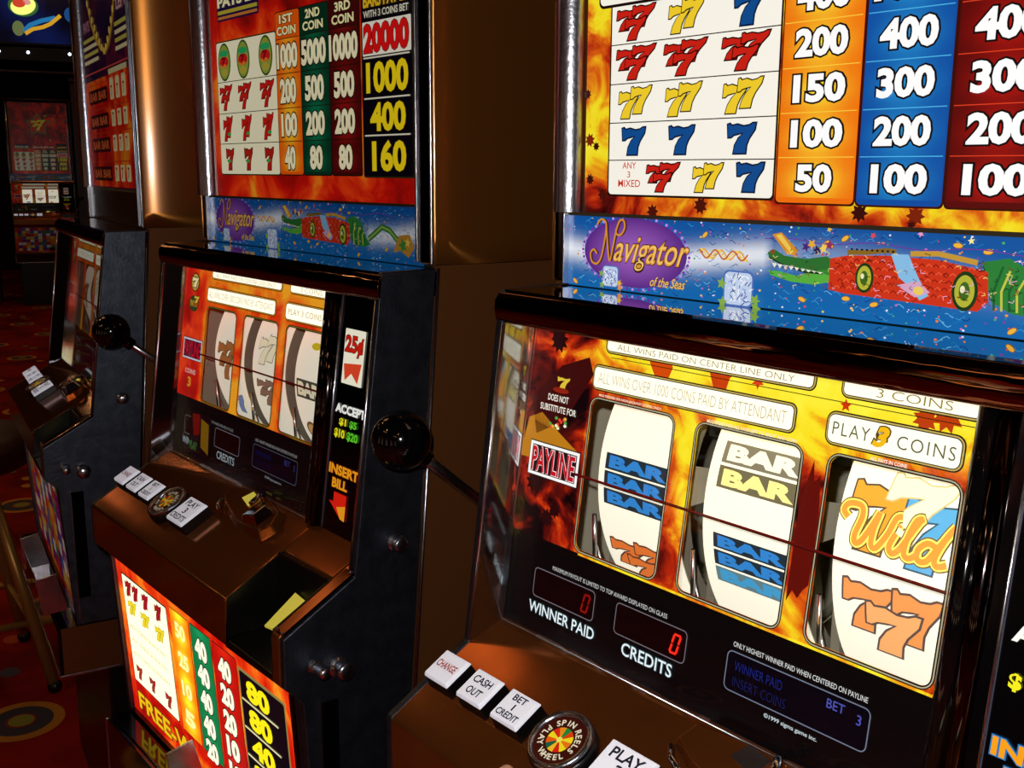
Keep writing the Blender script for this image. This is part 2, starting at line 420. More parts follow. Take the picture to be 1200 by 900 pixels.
    a.poly([(.204, .0185), (.212, .0185), (.226, .0165), (.240, .021), (.249, .022), (.252, .015), (.240, .012), (.222, .0125), (.206, .0155)], l+7, G2)
    a.line([(.205, .0265), (.214, .0232), (.232, .0192), (.245, .0192)], .0009, l+8, '10240c')
    for i in range(9): a.poly([(.207+i*.0043, .0235-i*.0004), (.209+i*.0043, .0205-i*.0002), (.211+i*.0043, .0232-i*.0004)], l+9, 'f0f0e0')
    a.poly([(.206, .0415), (.213, .043), (.226, .0325), (.224, .029), (.218, .0295)], l+8, 'd89028'); a.poly([(.209, .041), (.213, .042), (.223, .0315), (.221, .030)], l+9, 'f0c858')
    a.ell(.207, .0305, .0018, .0015, l+9, '904818', n=8)
    for i in range(5): a.star(.232+i*.0042, .035+.002*math.sin(i*2), .0035, l+9, ['4a2878', 'f0b030', '302050', 'f5d060', '903060'][i], rot=i)
    a.poly([(.250, .010), (.250, .029), (.262, .0315), (.290, .033), (.320, .0325), (.349, .028), (.3505, .012), (.345, .006), (.300, .0075), (.262, .0085)], l+9, RD)
    for r_ in range(5):
        for i in range(22):
            x = .254+i*.0042+(r_ % 2)*.002; y = .0115+r_*.0042
            a.line([(x, y), (x+.002, y+.0016), (x+.004, y)], .0006, l+10, '7a1408' if (i+r_) % 2 else 'f06038')
    a.line([(.262, .0335), (.274, .034), (.288, .036), (.294, .0355)], .0028, l+11, '8a6820'); a.line([(.303, .035), (.320, .036), (.343, .0325)], .0030, l+11, 'c89838')
    for i in range(9): a.ell(.265+i*.0034, .0355, .0009, .0007, l+12, '101020', n=6)
    for cx, cy, r_ in ((.2745, .019, .0085), (.337, .0165, .0105)):           # wheels
        a.ell(cx, cy, r_*.72, r_*1.05, l+11, '183818'); a.ell(cx, cy, r_*.55, r_*.85, l+12, 'b8b838'); a.ell(cx, cy, r_*.3, r_*.5, l+13, '406820'); a.ell(cx-.001, cy+.001, r_*.14, r_*.2, l+14, 'f0f0c0', n=10)
    a.poly([(.291, .034), (.302, .0345), (.309, .022), (.316, .012), (.311, .009), (.303, .017), (.297, .021)], l+12, '88c0e8')
    a.poly([(.296, .0165), (.309, .020), (.317, .014), (.308, .0105)], l+13, 'd8a8c8'); a.ell(.310, .0145, .0032, .0025, l+14, 'f0d060', n=10)
    a.poly([(.345, .033), (.360, .036), (.372, .030), (.380, .016), (.388, .009), (.378, .006), (.364, .0065), (.352, .012)], l+8, '2a8038')
    for i in range(7):
        a.line([(.354+i*.0042, .0075), (.353+i*.0042, .018), (.357+i*.004, .0315-i*.0022)], .0013, l+9, 'c8c848' if i % 2 else '186028')
    a.line([(.385, .014), (.397, .020), (.410, .027), (.424, .024), (.436, .016), (.446, .014)], .0062, l+8, '2a7038'); a.line([(.385, .014), (.397, .020), (.410, .027), (.424, .024), (.436, .016), (.446, .014)], .0026, l+9, '88b048')
    a.poly([(.430, .004), (.440, .020), (.458, .022), (.466, .010), (.456, .000), (.442, .006)], l+10, 'c08830'); a.star(.447, .011, .008, l+11, '408838', rot=.6); a.star(.455, .014, .005, l+12, 'e8c050', rot=.2)
    for i in range(4): a.star(.248+i*.03, .0465-.0025*(i % 2), .0022, l+8, ['f0c040', 'e05050', 'f0a0d0', 'f8f0a0'][i], rot=i)
    a.line([(.20+i*.008, .0385+.0012*math.sin(i*.8)) for i in range(30)], .0006, l+7, '6a3aa0')
    for k in range(150):      # black pen work over the float
        px, py = rnd.uniform(.206, .39), rnd.uniform(.009, .034); t = rnd.uniform(0, 6); q = rnd.uniform(.0012, .0035)
        a.line([(px, py), (px+q*math.cos(t), py+q*.7*math.sin(t)), (px+q*1.5*math.cos(t+.8), py+q*math.sin(t+.8))], .0004, l+15, rnd.choice(['180808', '180808', 'f0b0d0', 'f0e080', '802010']))
    a.rect(x0, y1-.0022, x1, y1+.0005, l+13, '2c2418')

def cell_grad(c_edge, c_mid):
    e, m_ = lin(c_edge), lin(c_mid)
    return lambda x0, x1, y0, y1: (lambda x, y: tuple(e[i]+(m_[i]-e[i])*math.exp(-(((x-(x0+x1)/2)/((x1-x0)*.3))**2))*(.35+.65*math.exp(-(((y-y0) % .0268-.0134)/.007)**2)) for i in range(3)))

def dark_stars(a, x0, x1, y0, y1, n, l, seed):
    rnd = random.Random(seed)
    for k in range(n): a.star(rnd.uniform(x0, x1), rnd.uniform(y0, y1), rnd.uniform(.003, .007), l, rnd.choice(['3a0a08', '4a1008', '7a2008']), rot=rnd.uniform(0, 6), k=.6, n=8)

def paytable_right(gain=1.0):
    a = Art(gain); x0, x1, y0, y1 = .029, .476, .0495, .63
    a.grid(x0, y0, x1, y1, 30, 30, 0, bias(lambda x, y: .585+.03*(x < .06)+.10*math.sin(y*62+1)*(x < .06)-.13*(y < .062)+.2*(x > .31 and y < .0585)), 'flame')
    dark_stars(a, .03, .050, .06, .2, 5, 1, 4); dark_stars(a, .06, .45, .0505, .058, 7, 1, 5)
    a.text('ANY', .0705, .0825, .084, .087, 9, 'c82818', .005); a.text('3', .0755, .0762, .0785, .0805, 9, 'c82818', .0); a.text('MIXED', .0665, .0695, .0885, .0745, 9, 'c82818', .005)
    # symbol box
    a.rrect(.0535, .0625, .2045, .52, .003, 1, '1a0a06'); a.rrect(.055, .064, .2032, .52, .003, 2, WHITE)
    rows = [.0885, .115, .1422, .1695, .1965]
    for r_ in rows: a.rect(.0545, r_-.00035, .2035, r_+.00035, 3, '181410')
    R, Y, B = 'c82014', 'f0cc2c', '0e4a8c'
    a.triple(.108, .0765, .031, .0195, 4, R); a.double(.149, .0765, .026, .019, 4, Y); a.seven(.174, .068, .196, .086, 4, B, '08183a')
    for c in (.079, .1245, .176): a.seven(c-.011, .0925, c+.012, .111, 4, B, '08183a')
    for c in (.079, .1245, .175): a.double(c, .1287, .032, .0215, 4, Y)
    for c in (.0785, .1245, .1755): a.triple(c, .156, .038, .0225, 4, R)
    a.triple(.0775, .183, .037, .0225, 4, R); a.double(.1245, .183, .031, .021, 4, Y); a.seven(.166, .1725, .189, .193, 4, B, '08183a')
    a.rrect(.0425, .1955, .2025, .53, .005, 8, '1a0a06'); a.rrect(.044, .1975, .201, .53, .004, 9, WHITE)
    for j in range(5):
        for c, q in ((.072, R), (.122, Y), (.172, B)): a.triple(c, .214+j*.031, .038, .024, 10, [R, B, Y][(j+[R, Y, B].index(q)) % 3])
        a.rect(.0445, .2285+j*.031, .2005, .2292+j*.031, 10, '181410')
    a.rect(.03, .40, .475, .63, 17, (.5, 0, 0), 'flame'); dark_stars(a, .04, .46, .41, .62, 30, 18, 8)
    a.star(.25, .50, .075, 19, 'f0c030', rot=PI/2); a.star(.25, .50, .062, 20, 'c82010', rot=PI/2); a.triple(.25, .5, .09, .07, 21, 'f8e050', ow=.002)
    cols = [(.2065, .2625, 'f0700c', 'ffe838', ['50', '100', '150', '200', '400', '800']), (.2645, .3185, '0c4ca0', '2898d8', ['100', '200', '300', '400', '1000', '1600']),
            (.3205, .3765, '560808', 'c01810', ['100', '200', '300', '400', '1600', '2400']), (.3785, .466, '0a0a10', '16142a', [])]
    for x_, X_, ce, cm, tx in cols:
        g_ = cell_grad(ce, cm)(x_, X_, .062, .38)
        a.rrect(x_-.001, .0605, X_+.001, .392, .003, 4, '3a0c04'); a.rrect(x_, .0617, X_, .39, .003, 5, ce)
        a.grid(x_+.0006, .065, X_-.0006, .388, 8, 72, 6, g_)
        for j, t in enumerate(tx):
            yb = .0625+j*.0268; w = {2: .46, 3: .66, 4: .86}[len(t)]*(X_-x_); cx = (x_+X_)/2
            a.text(t, cx-w/2, yb+.0058, cx+w/2, yb+.0228, 9, 'ffffff', .045, out=('100808', .05))
            a.rect(x_+.001, yb+.0266, X_-.001, yb+.0271, 8, {'f0700c': 'f8d040', '0c4ca0': '50b8e8'}.get(ce, 'e04020'))
    for j in range(6): a.star(.422, .09+j*.05, .012, 8, 'e0b030', rot=.3)
    return a

def pepper(a, cx, cy, rx, ry, l):
    a.ell(cx, cy, rx, ry, l, '2c4812'); a.ell(cx, cy, rx*.86, ry*.9, l+1, '8a9a38')
    a.ell(cx, cy+ry*.45, rx*.7, ry*.18, l+2, '28a058'); a.ell(cx, cy, rx*.72, ry*.3, l+2, 'c81c1c'); a.ell(cx-rx*.1, cy-ry*.2, rx*.5, ry*.1, l+3, 'e87028', n=10)
    a.ell(cx, cy-ry*.55, rx*.5, ry*.2, l+2, 'b0a038', n=12); a.text('7', cx-rx*.35, cy-ry*.22, cx+rx*.35, cy+ry*.25, l+4, '800818', .05)

def paytable_mid(gain=.55):
    a = Art(gain); x0, x1, y0, y1 = .036, .476, .0495, .63
    a.grid(x0, y0, x1, y1, 30, 30, 0, bias(lambda x, y: .52+.28*max(0, 1-abs(x-.045)/.012)*(1 if .08 < y < .2 else 0)+.25*max(0, 1-abs(x-.47)/.008)*(1 if .08 < y < .2 else 0)-.1*(y > .24)), 'flame_red')
    a.rrect(.0508, .0745, .2022, .2285, .003, 1, '1c2c10'); a.rrect(.052, .076, .2015, .227, .003, 2, 'f4ecc8')
    for r_ in (.111, .146, .182): a.rect(.052, r_-.0004, .2015, r_+.0004, 3, '181410')
    for c in (.073, .1225, .178): pepper(a, c, .2045, .0165, .0215, 4)
    for c in (.073, .1225, .178): a.triple(c, .164, .034, .028, 4, 'c81c14', '501008')
    for c in (.075, .1245, .178): a.double(c, .1285, .026, .028, 4, 'c81c14', '501008'); a.ell(c+.006, .122, .005, .002, 10, '38a048', n=8)
    for c in (.077, .126, .178): a.seven(c-.010, .081, c+.011, .105, 4, 'b02014', '501008'); a.ell(c, .091, .005, .002, 10, '38a048', n=8)
    cols = [(.2035, .256, 'e8580c', 'ffc028', ['40', '100', '200', '1000'], '1ST'), (.2575, .3155, '06301e', '0c7048', ['80', '200', '500', '5000'], '2ND'), (.317, .3745, '420808', '8c1010', ['80', '200', '500', '10000'], '3RD')]
    ys = [.076, .111, .146, .182, .218]
    for x_, X_, ce, cm, tx, hd in cols:
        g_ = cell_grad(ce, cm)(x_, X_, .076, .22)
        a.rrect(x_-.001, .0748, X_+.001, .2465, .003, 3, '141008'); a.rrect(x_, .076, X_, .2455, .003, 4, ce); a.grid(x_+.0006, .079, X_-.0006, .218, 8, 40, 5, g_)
        cx = (x_+X_)/2
        a.text(hd, cx-.015, .2335, cx+.015, .2425, 9, 'f8f0b0', .03, out=('100808', .05)); a.text('COIN', cx-.021, .2215, cx+.021, .2305, 9, 'f8f0b0', .03, out=('100808', .05))
        for j, t in enumerate(tx):
            w = {2: .46, 3: .68, 4: .88, 5: .95}[len(t)]*(X_-x_)
            a.text(t, cx-w/2, ys[j]+.005, cx+w/2, ys[j+1]-.005, 9, 'f6ecc0', .05, out=('100808', .045))
            a.rect(x_, ys[j+1]-.0004, X_, ys[j+1]+.0004, 8, '181008')
    a.rrect(.3775, .0735, .466, .300, .003, 3, '2a2410'); a.rrect(.379, .075, .4645, .300, .003, 4, '0a0610')
    a.rrect(.3805, .1875, .463, .2185, .001, 5, 'f4ecd8'); a.text('20000', .383, .1895, .4605, .2165, 8, 'e01414', .05, out=('400404', .02))
    for t, z0, z1, xa, xb in (('1000', .1525, .1815, .387, .459), ('400', .117, .144, .393, .454), ('160', .0795, .109, .395, .454)):
        a.text(t, xa, z0, xb, z1, 8, 'f8d818', .04, out=('181004', .03))
    for z in (.1855, .148, .1135): a.rect(.3825, z-.0007, .461, z+.0007, 8, 'e8e0c8')
    a.text('WITH 3 COINS BET', .3835, .222, .460, .2285, 8, 'e8e0c8', .02); a.text('BARS PAY 20', .3835, .231, .460, .244, 8, 'e8b820', .04); a.text('JACKPOT', .3835, .255, .460, .275, 8, 'e8b820', .04)
    a.rrect(.059, .2505, .166, .295, .003, 3, '1e0a38'); a.text('PAYS 20', .0615, .2655, .163, .2775, 6, 'f0e8b0', .04); a.rect(.062, .258, .163, .262, 6, 'b0a030'); a.rect(.062, .2525, .163, .2555, 6, 'c07030')
    a.text('BARS', .20, .262, .36, .274, 6, 'e8e0b0', .03)
    rnd = random.Random(5)
    for k in range(40): a.star(rnd.uniform(.05, .46), rnd.uniform(.31, .6), rnd.uniform(.004, .012), 3, rnd.choice(['e0a020', '600808', '208040', 'd04020']), rot=rnd.uniform(0, 6))
    a.star(.25, .45, .10, 5, '208048', rot=PI/2, k=.6); a.star(.25, .45, .085, 6, 'c81c14', rot=PI/2, k=.6); a.triple(.25, .45, .11, .09, 7, 'f0d030', ow=.002)
    return a

def paytable_left(gain=.3):
    a = Art(gain); x0, x1 = .03, .476
    a.rect(x0, .0495, x1, .63, 0, (.55, 0, 0), 'flame_violet')
    a.grid(.036, .052, .472, .232, 12, 12, 1, bias(lambda x, y: .53), 'flame_red')
    for z in (.062, .110, .150, .192):     # pale pay columns
        for x in (.275, .325, .375): a.rrect(x, z, x+.030, z+.026 if z < .19 else z+.034, .003, 3, 'e8d8a0'); a.text('7' if z < .1 else '77', x+.008, z+.004, x+.022, z+.022, 4, 'a02010', .03)
        a.rrect(.075, z, .25, z+.024, .003, 3, '380a0a'); a.text('BAR BAR', .085, z+.005, .24, z+.019, 4, 'd86030', .02)
        a.rect(.04, z+.031, .47, z+.0325, 3, 'c03018')
    a.rect(.27, .232, .42, .240, 3, 'd8c890'); a.rect(.036, .243, .472, .2455, 3, 'c84838')
    # gold chain hanging in a V
    a.line([(.115, .36), (.14, .325), (.175, .298), (.215, .279), (.255, .270), (.29, .280), (.32, .300), (.345, .325), (.36, .36)], .009, 4, 'c89028')
    for i in range(14):
        t = i/13; x = .115+.245*t; y = .270+.09*abs(t-.55)**1.3*2.2; a.ell(x, y, .007, .006, 5, 'f0d060', n=8)
    for j, c in enumerate(['e8d8a0', 'c8b850', 'e8d8a0', 'c8b850']):
        a.rect(.05, .262+j*.012, .19, .268+j*.012, 3, c); a.rect(.345, .262+j*.012, .455, .268+j*.012, 3, c)
    a.text('PAYS', .06, .315, .12, .333, 5, 'b87888', .03); a.text('LEFT', .37, .32, .45, .338, 5, 'e0a0a0', .03)
    rnd = random.Random(9)
    for k in range(30): a.ell(rnd.uniform(.38, .46), rnd.uniform(.33, .45), .003, .004, 5, rnd.choice(['d03030', 'e8d8d0', 'c04060']), n=7)
    for k in range(30): a.star(rnd.uniform(.06, .45), rnd.uniform(.42, .6), .01, 5, rnd.choice(['402060', 'b08020', '702020']), rot=k)
    return a

WIN = [(.0865, .1645), (.186, .266), (.2865, .3655)]
def reel_art(style, gain):
    """picture printed on the leaning glass over the reels"""
    a = Art(gain); x0, x1, y0, y1 = .012, .379, -.2265, .013
    fl = {'right': 'flame', 'mid': 'flame_red', 'left': 'flame_red', 'far': 'flame_red'}[style]
    if style == 'right':
        def bf(x, y):
            s_ = -y; b = .56
            if x < .085: b = .37+.20*max(0, 1-abs(s_-.010)/.02)*(x/.08)
            b -= .06
            b += .34*math.exp(-((s_-.0)/.026)**2)*(1 if .09 < x < .37 else .2)
            b += .20*math.exp(-((x-.176)/.012)**2)*math.exp(-((s_-.06)/.05)**2)
            b += -.10*math.exp(-((x-.176)/.02)**2)*math.exp(-((s_-.115)/.03)**2)
            b += -.17*math.exp(-((x-.277)/.012)**2)*math.exp(-((s_-.08)/.03)**2)+.22*math.exp(-((x-.277)/.014)**2)*math.exp(-((s_-.135)/.018)**2)
            b += .12*math.exp(-((x-.278)/.02)**2)*math.exp(-((s_-.03)/.02)**2)
            b += -.03*(x > .36)
            return b
    else:
        def bf(x, y): return .66+.1*math.exp(-((x-.175)/.01)**2)+.1*math.exp(-((x-.276)/.008)**2)+(-.12 if x < .075 else 0)+.04*(y > -.03)
    bd = -.153
    holes = [a.rr(xa, -.150, xb, -.039, .006) for xa, xb in WIN]
    outer = [(x0, bd), (x1, bd), (x1, y1), (x0, y1)]
    # background cut round the windows: a frame of strips on a fine grid
    xs = [x0, .02, .03, .04, .05, .06, .07, .08]; 
    for xa, xb in WIN: xs += [xa, xb]
    xs += [.1716, .178, .2715, .276, .281, .372, x1]; xs = sorted(set(xs)); ysl = [bd, -.150]+[-.039-.111*(1-k/16) for k in range(1, 16)]+[-.039, -.034, -.026, -.018, -.01, -.002, .006, y1]
    ysl = sorted(set(ysl)); f = []; nx = len(xs)
    v = [(x, y) for y in ysl for x in xs]
    for j in range(len(ysl)-1):
        for i in range(nx-1):
            cx, cy = (xs[i]+xs[i+1])/2, (ysl[j]+ysl[j+1])/2
            if any(xa < cx < xb for xa, xb in WIN) and -.150 < cy < -.039: continue
            f.append((j*nx+i, j*nx+i+1, (j+1)*nx+i+1, (j+1)*nx+i))
    a._add(v, f, 0, bias(bf), fl)
    for xa, xb in WIN:       # corner fillers and dark outline
        for sx_, sy_, cx, cy in ((1, 1, xb, -.039), (-1, 1, xa, -.039), (1, -1, xb, -.150), (-1, -1, xa, -.150)):
            r = .006; pts = [(cx, cy)]+[(cx-sx_*r+sx_*r*math.cos(t*PI/12), cy-sy_*r+sy_*r*math.sin(t*PI/12)) for t in range(7)]
            a.poly(pts, 0, (.6, 0, 0), fl)
        a.ring(xa, -.150, xb, -.039, .006, .0009, 3, '15120c'); a.ring(xa-.0009, -.1509, xb+.0009, -.0381, .007, .0008, 3, 'b0a888' if style == 'right' else '707020'); a.ring(xa-.0017, -.1517, xb+.0017, -.0373, .008, .0007, 3, '15120c')
    if style == 'right':
        for cx, cy, r in ((.044, -.002, .010), (.040, .006, .008), (.034, -.112, .010), (.026, -.140, .006), (.052, -.136, .008), (.060, -.128, .007), (.352, -.004, .010), (.340, -.008, .008)):
            a.star(cx, cy, r, 1, '240508' if cx < .3 else 'b83a08', rot=cx*70, n=9, k=.62)
        a.poly([(.020, -.048), (.050, -.020), (.078, -.010), (.084, -.022), (.060, -.060), (.030, -.075)], 1, '3a0808')
        a.poly([(.2695, -.070), (.2725, -.058), (.2755, -.044), (.2775, -.058), (.281, -.052), (.2835, -.075), (.2835, -.118), (.280, -.122), (.277, -.128), (.273, -.124), (.2695, -.132)], 1, '5c0c06')
        a.poly([(.016, -.084), (.020, -.064), (.034, -.058), (.055, -.070), (.080, -.082), (.080, -.092), (.016, -.095)], 1, 'b87818')
        a.star(.228, -.005, .005, 2, 'd83808', rot=1, n=5); a.star(.291, -.009, .004, 2, 'c83008', rot=.4, n=5)
        a.poly([(.135, .004), (.150, .002), (.158, -.006), (.155, -.014), (.143, -.0145), (.137, -.006)], 1, 'd04808'); a.poly([(.185, .004), (.215, .001), (.206, -.006), (.204, -.0145), (.194, -.0145), (.190, -.006)], 1, 'c43c08')
        a.line([(.10, -.0072), (.37, -.0075)], .0005, 2, '302008')
    else:
        a.ell(.046, -.012, .013, .012, 2, '702010'); a.ell(.046, -.012, .010, .010, 3, 'b8a040'); a.seven(.038, -.018, .056, -.006, 4, 'f0e0a0')
        a.ell(.046, -.038, .014, .010, 2, '283818'); a.text('PAYS', .036, -.042, .056, -.034, 3, 'b89828', .03)
        a.text('3', .045, -.140, .055, -.128, 3, 'd09028', .03); a.text('COINS', .036, -.124, .066, -.118, 3, 'c0a8a0', .02)
    B2 = '4a3c14'
    def label(xa, ya, xb, yb, r):
        a.rrect(xa-.0022, ya-.0022, xb+.0022, yb+.0022, r+.002, 4, '141008'); a.rrect(xa-.0014, ya-.0014, xb+.0014, yb+.0014, r+.0014, 5, 'c0a858' if style == 'right' else 'd09018')
        a.rrect(xa-.0006, ya-.0006, xb+.0006, yb+.0006, r+.0006, 6, '282010'); a.rrect(xa, ya, xb, yb, r, 7, 'fffbe4', g=1.15 if style == 'right' else 1.45)
    label(.0960, -.0025, .2680, .010, .003); label(.2890, -.0025, .370, .010, .003)
    label(.0865, -.0300, .2575, -.0155, .003); label(.2825, -.0310, .3630, -.0150, .004)
    ink = '8a7a28' if style == 'right' else 'c8a860'
    a.text('ALL WINS OVER 1000 COINS PAID BY ATTENDANT', .091, -.0265, .253, -.019, 8, 'b8a870', -.015)
    a.text('ALL WINS PAID ON CENTER LINE ONLY', .106, -.001, .255, .003, 8, ink, -.01); a.text('3 COINS', .31, -.001, .355, .004, 8, ink, -.01)
    if style == 'right':
        a.text('PLAY', .2855, -.0265, .3095, -.0190, 8, '54542c', -.005, sp=1.2); a.text('COINS', .3265, -.0270, .3605, -.0195, 8, '54542c', -.005, sp=1.2)
        a.text('3', .3115, -.0285, .3215, -.0165, 8, 'f0b818', .05, .3, out=('5a4410', .05))
        a.text('ALL PAYS IN COINS', .3115, -.0365, .334, -.0343, 5, 'f8f0e0', .02)
        a.text('MULTIPLIERS ON NON-JACKPOT COINS ONLY', .093, -.0365, .153, -.0343, 5, 'f0e4c8', .02); a.text('MULTIPLIER FOR ALL PAYS LEFT TO RIGHT ANY COIN', .193, -.0368, .262, -.0346, 5, 'f0e4c8', .02)
    else:
        a.text('PLAY 3 COINS', .288, -.026, .358, -.020, 8, ink, 0)
    a.seven(.047, -.0365, .061, -.0285, 3, 'd8b838', '401008', .0006); a.ell(.052, -.0385, .009, .0022, 3, '8a2010', n=12)
    if style == 'right':
        a.text('DOES NOT', .039, -.0475, .0615, -.0425, 3, 'f4eee0', .01); a.text('SUBSTITUTE FOR', .0315, -.0555, .071, -.0505, 3, 'f4eee0', .01)
        rnd = random.Random(2)
        for k in range(14): a.ell(.052+rnd.uniform(-.009, .009), -.0635+rnd.uniform(-.005, .005), .0017, .0013, 3, rnd.choice(['e0c040', '50a040', 'd84030', 'f0f0d0']), n=7)
    # payline flag and red payline
    w_ = 'f6f4f0' if style == 'right' else 'c8c0c8'
    a.rect(.0255, -.1070, .0815, -.0800, 4, '101014'); a.rect(.0263, -.1062, .0807, -.0808, 5, w_); a.rect(.0290, -.1040, .0785, -.0830, 6, '2c0c10' if style == 'right' else '300828')
    a.text('PAYLINE', .030, -.1028, .0775, -.0842, 7, 'c01020', .02, out=('f0e8e8', .02) if style == 'right' else None)
    # black lower field with the meters
    a.rect(x0, y0, x1, bd, 0, '060405')
    if style == 'right': a.rect(.09, bd-.0013, x1, bd+.0004, 1, (.66, 0, 0), 'flame')
    for q in ((.0475, .1125), (.1350, .1995)):
        a.ring(q[0], -.1970, q[1], -.1758, .003, .0007, 3, '787078', g=.8); a.rrect(q[0], -.1970, q[1], -.1758, .003, 2, '140204', g=.6)
    def zero(x, lit):
        c = 'ff2818' if lit else '7a0c08'
        for s_ in (((0, .0), (.0013, .0055)), ((.0013, .0065), (.0026, .012)), ((.0055, .0), (.0068, .0055)), ((.0068, .0065), (.0081, .012))): a.line([(x+s_[0][0], -.1925+s_[0][1]), (x+s_[1][0], -.1925+s_[1][1])], .0016, 5, c, g=1.3)
        a.line([(x, -.1928), (x+.0055, -.1928)], .0015, 5, c, g=1.3); a.line([(x+.0026, -.1800), (x+.0081, -.1800)], .0015, 5, c, g=1.3)
    if style == 'right': zero(.1005, 0); zero(.1870, 1)
    k_ = 1 if style == 'right' else .35
    a.text('WINNER PAID', .0450, -.2100, .1165, -.2015, 4, 'e8f0f4', .005, out=('4a6a70', .035), g=k_)
    a.text('CREDITS', .1445, -.2100, .1910, -.2010, 4, 'e8f0f4', .005, out=('4a6a70', .035), g=k_)
    a.text('MAXIMUM PAYOUT IS LIMITED TO TOP AWARD DISPLAYED ON GLASS', .066, -.1725, .181, -.1693, 3, 'c8c8c8', .0, g=k_)
    a.text('ONLY HIGHEST WINNER PAID WHEN CENTERED ON PAYLINE', .237, -.1715, .332, -.1682, 3, 'd8d8d8', .0, g=k_)
    a.ring(.2340, -.1995, .3345, -.1750, .0035, .0007, 3, '8088a0', g=.7*k_); a.rrect(.2340, -.1995, .3345, -.1750, .0035, 2, '05040e', g=.7)
    a.text('WINNER PAID', .240, -.1860, .276, -.1800, 4, '16206a', -.005, g=k_); a.text('INSERT COINS', .240, -.1960, .28, -.1900, 4, '101848', -.005, g=k_); a.text('BET', .307, -.1835, .3190, -.1780, 4, '4a50a8', .005, g=k_)
    a.text('3', .327, -.1860, .330, -.1800, 4, '4a50a8', .005, g=k_)
    a.text('\u00a91999 sigma game inc.', .2660, -.2070, .3040, -.2035, 3, 'c8d4d8', .01, g=k_)
    if style != 'right':  # coloured reflections in the black field, drawn in as dim print
        a.rrect(.066, -.216, .124, -.166, .003, 6, '10060a'); a.poly([(.070, -.170), (.092, -.168), (.094, -.192), (.078, -.196)], 7, 'a01810', g=.35); a.poly([(.096, -.172), (.118, -.176), (.122, -.212), (.100, -.206)], 7, 'b08018', g=.35)
        a.text('PLAY', .069, -.213, .09, -.203, 8, '58a050', .02, g=.35)
    return a

def smooth(p, n=5):
    """a round curve through the points"""
    if len(p) < 3: return p
    q = [p[0]]+list(p)+[p[-1]]; o = []
    for i in range(1, len(q)-2):
        for k in range(n):
            t = k/n; o.append(tuple(.5*(2*q[i][c]+(q[i+1][c]-q[i-1][c])*t+(2*q[i-1][c]-5*q[i][c]+4*q[i+1][c]-q[i+2][c])*t*t+(3*q[i][c]-q[i-1][c]-3*q[i+1][c]+q[i+2][c])*t**3) for c in (0, 1)))
    return o+[p[-1]]

def bar(a, x0, x1, y0, y1, l, fill='2c7cc4', back='1c2a34'):
    a.rect(x0, y0, x1, y1, l, back); w = x1-x0; h = y1-y0
    a.text('BAR', x0+w*.06, y0+h*.13, x1-w*.05, y1-h*.12, l+1, fill, .06)

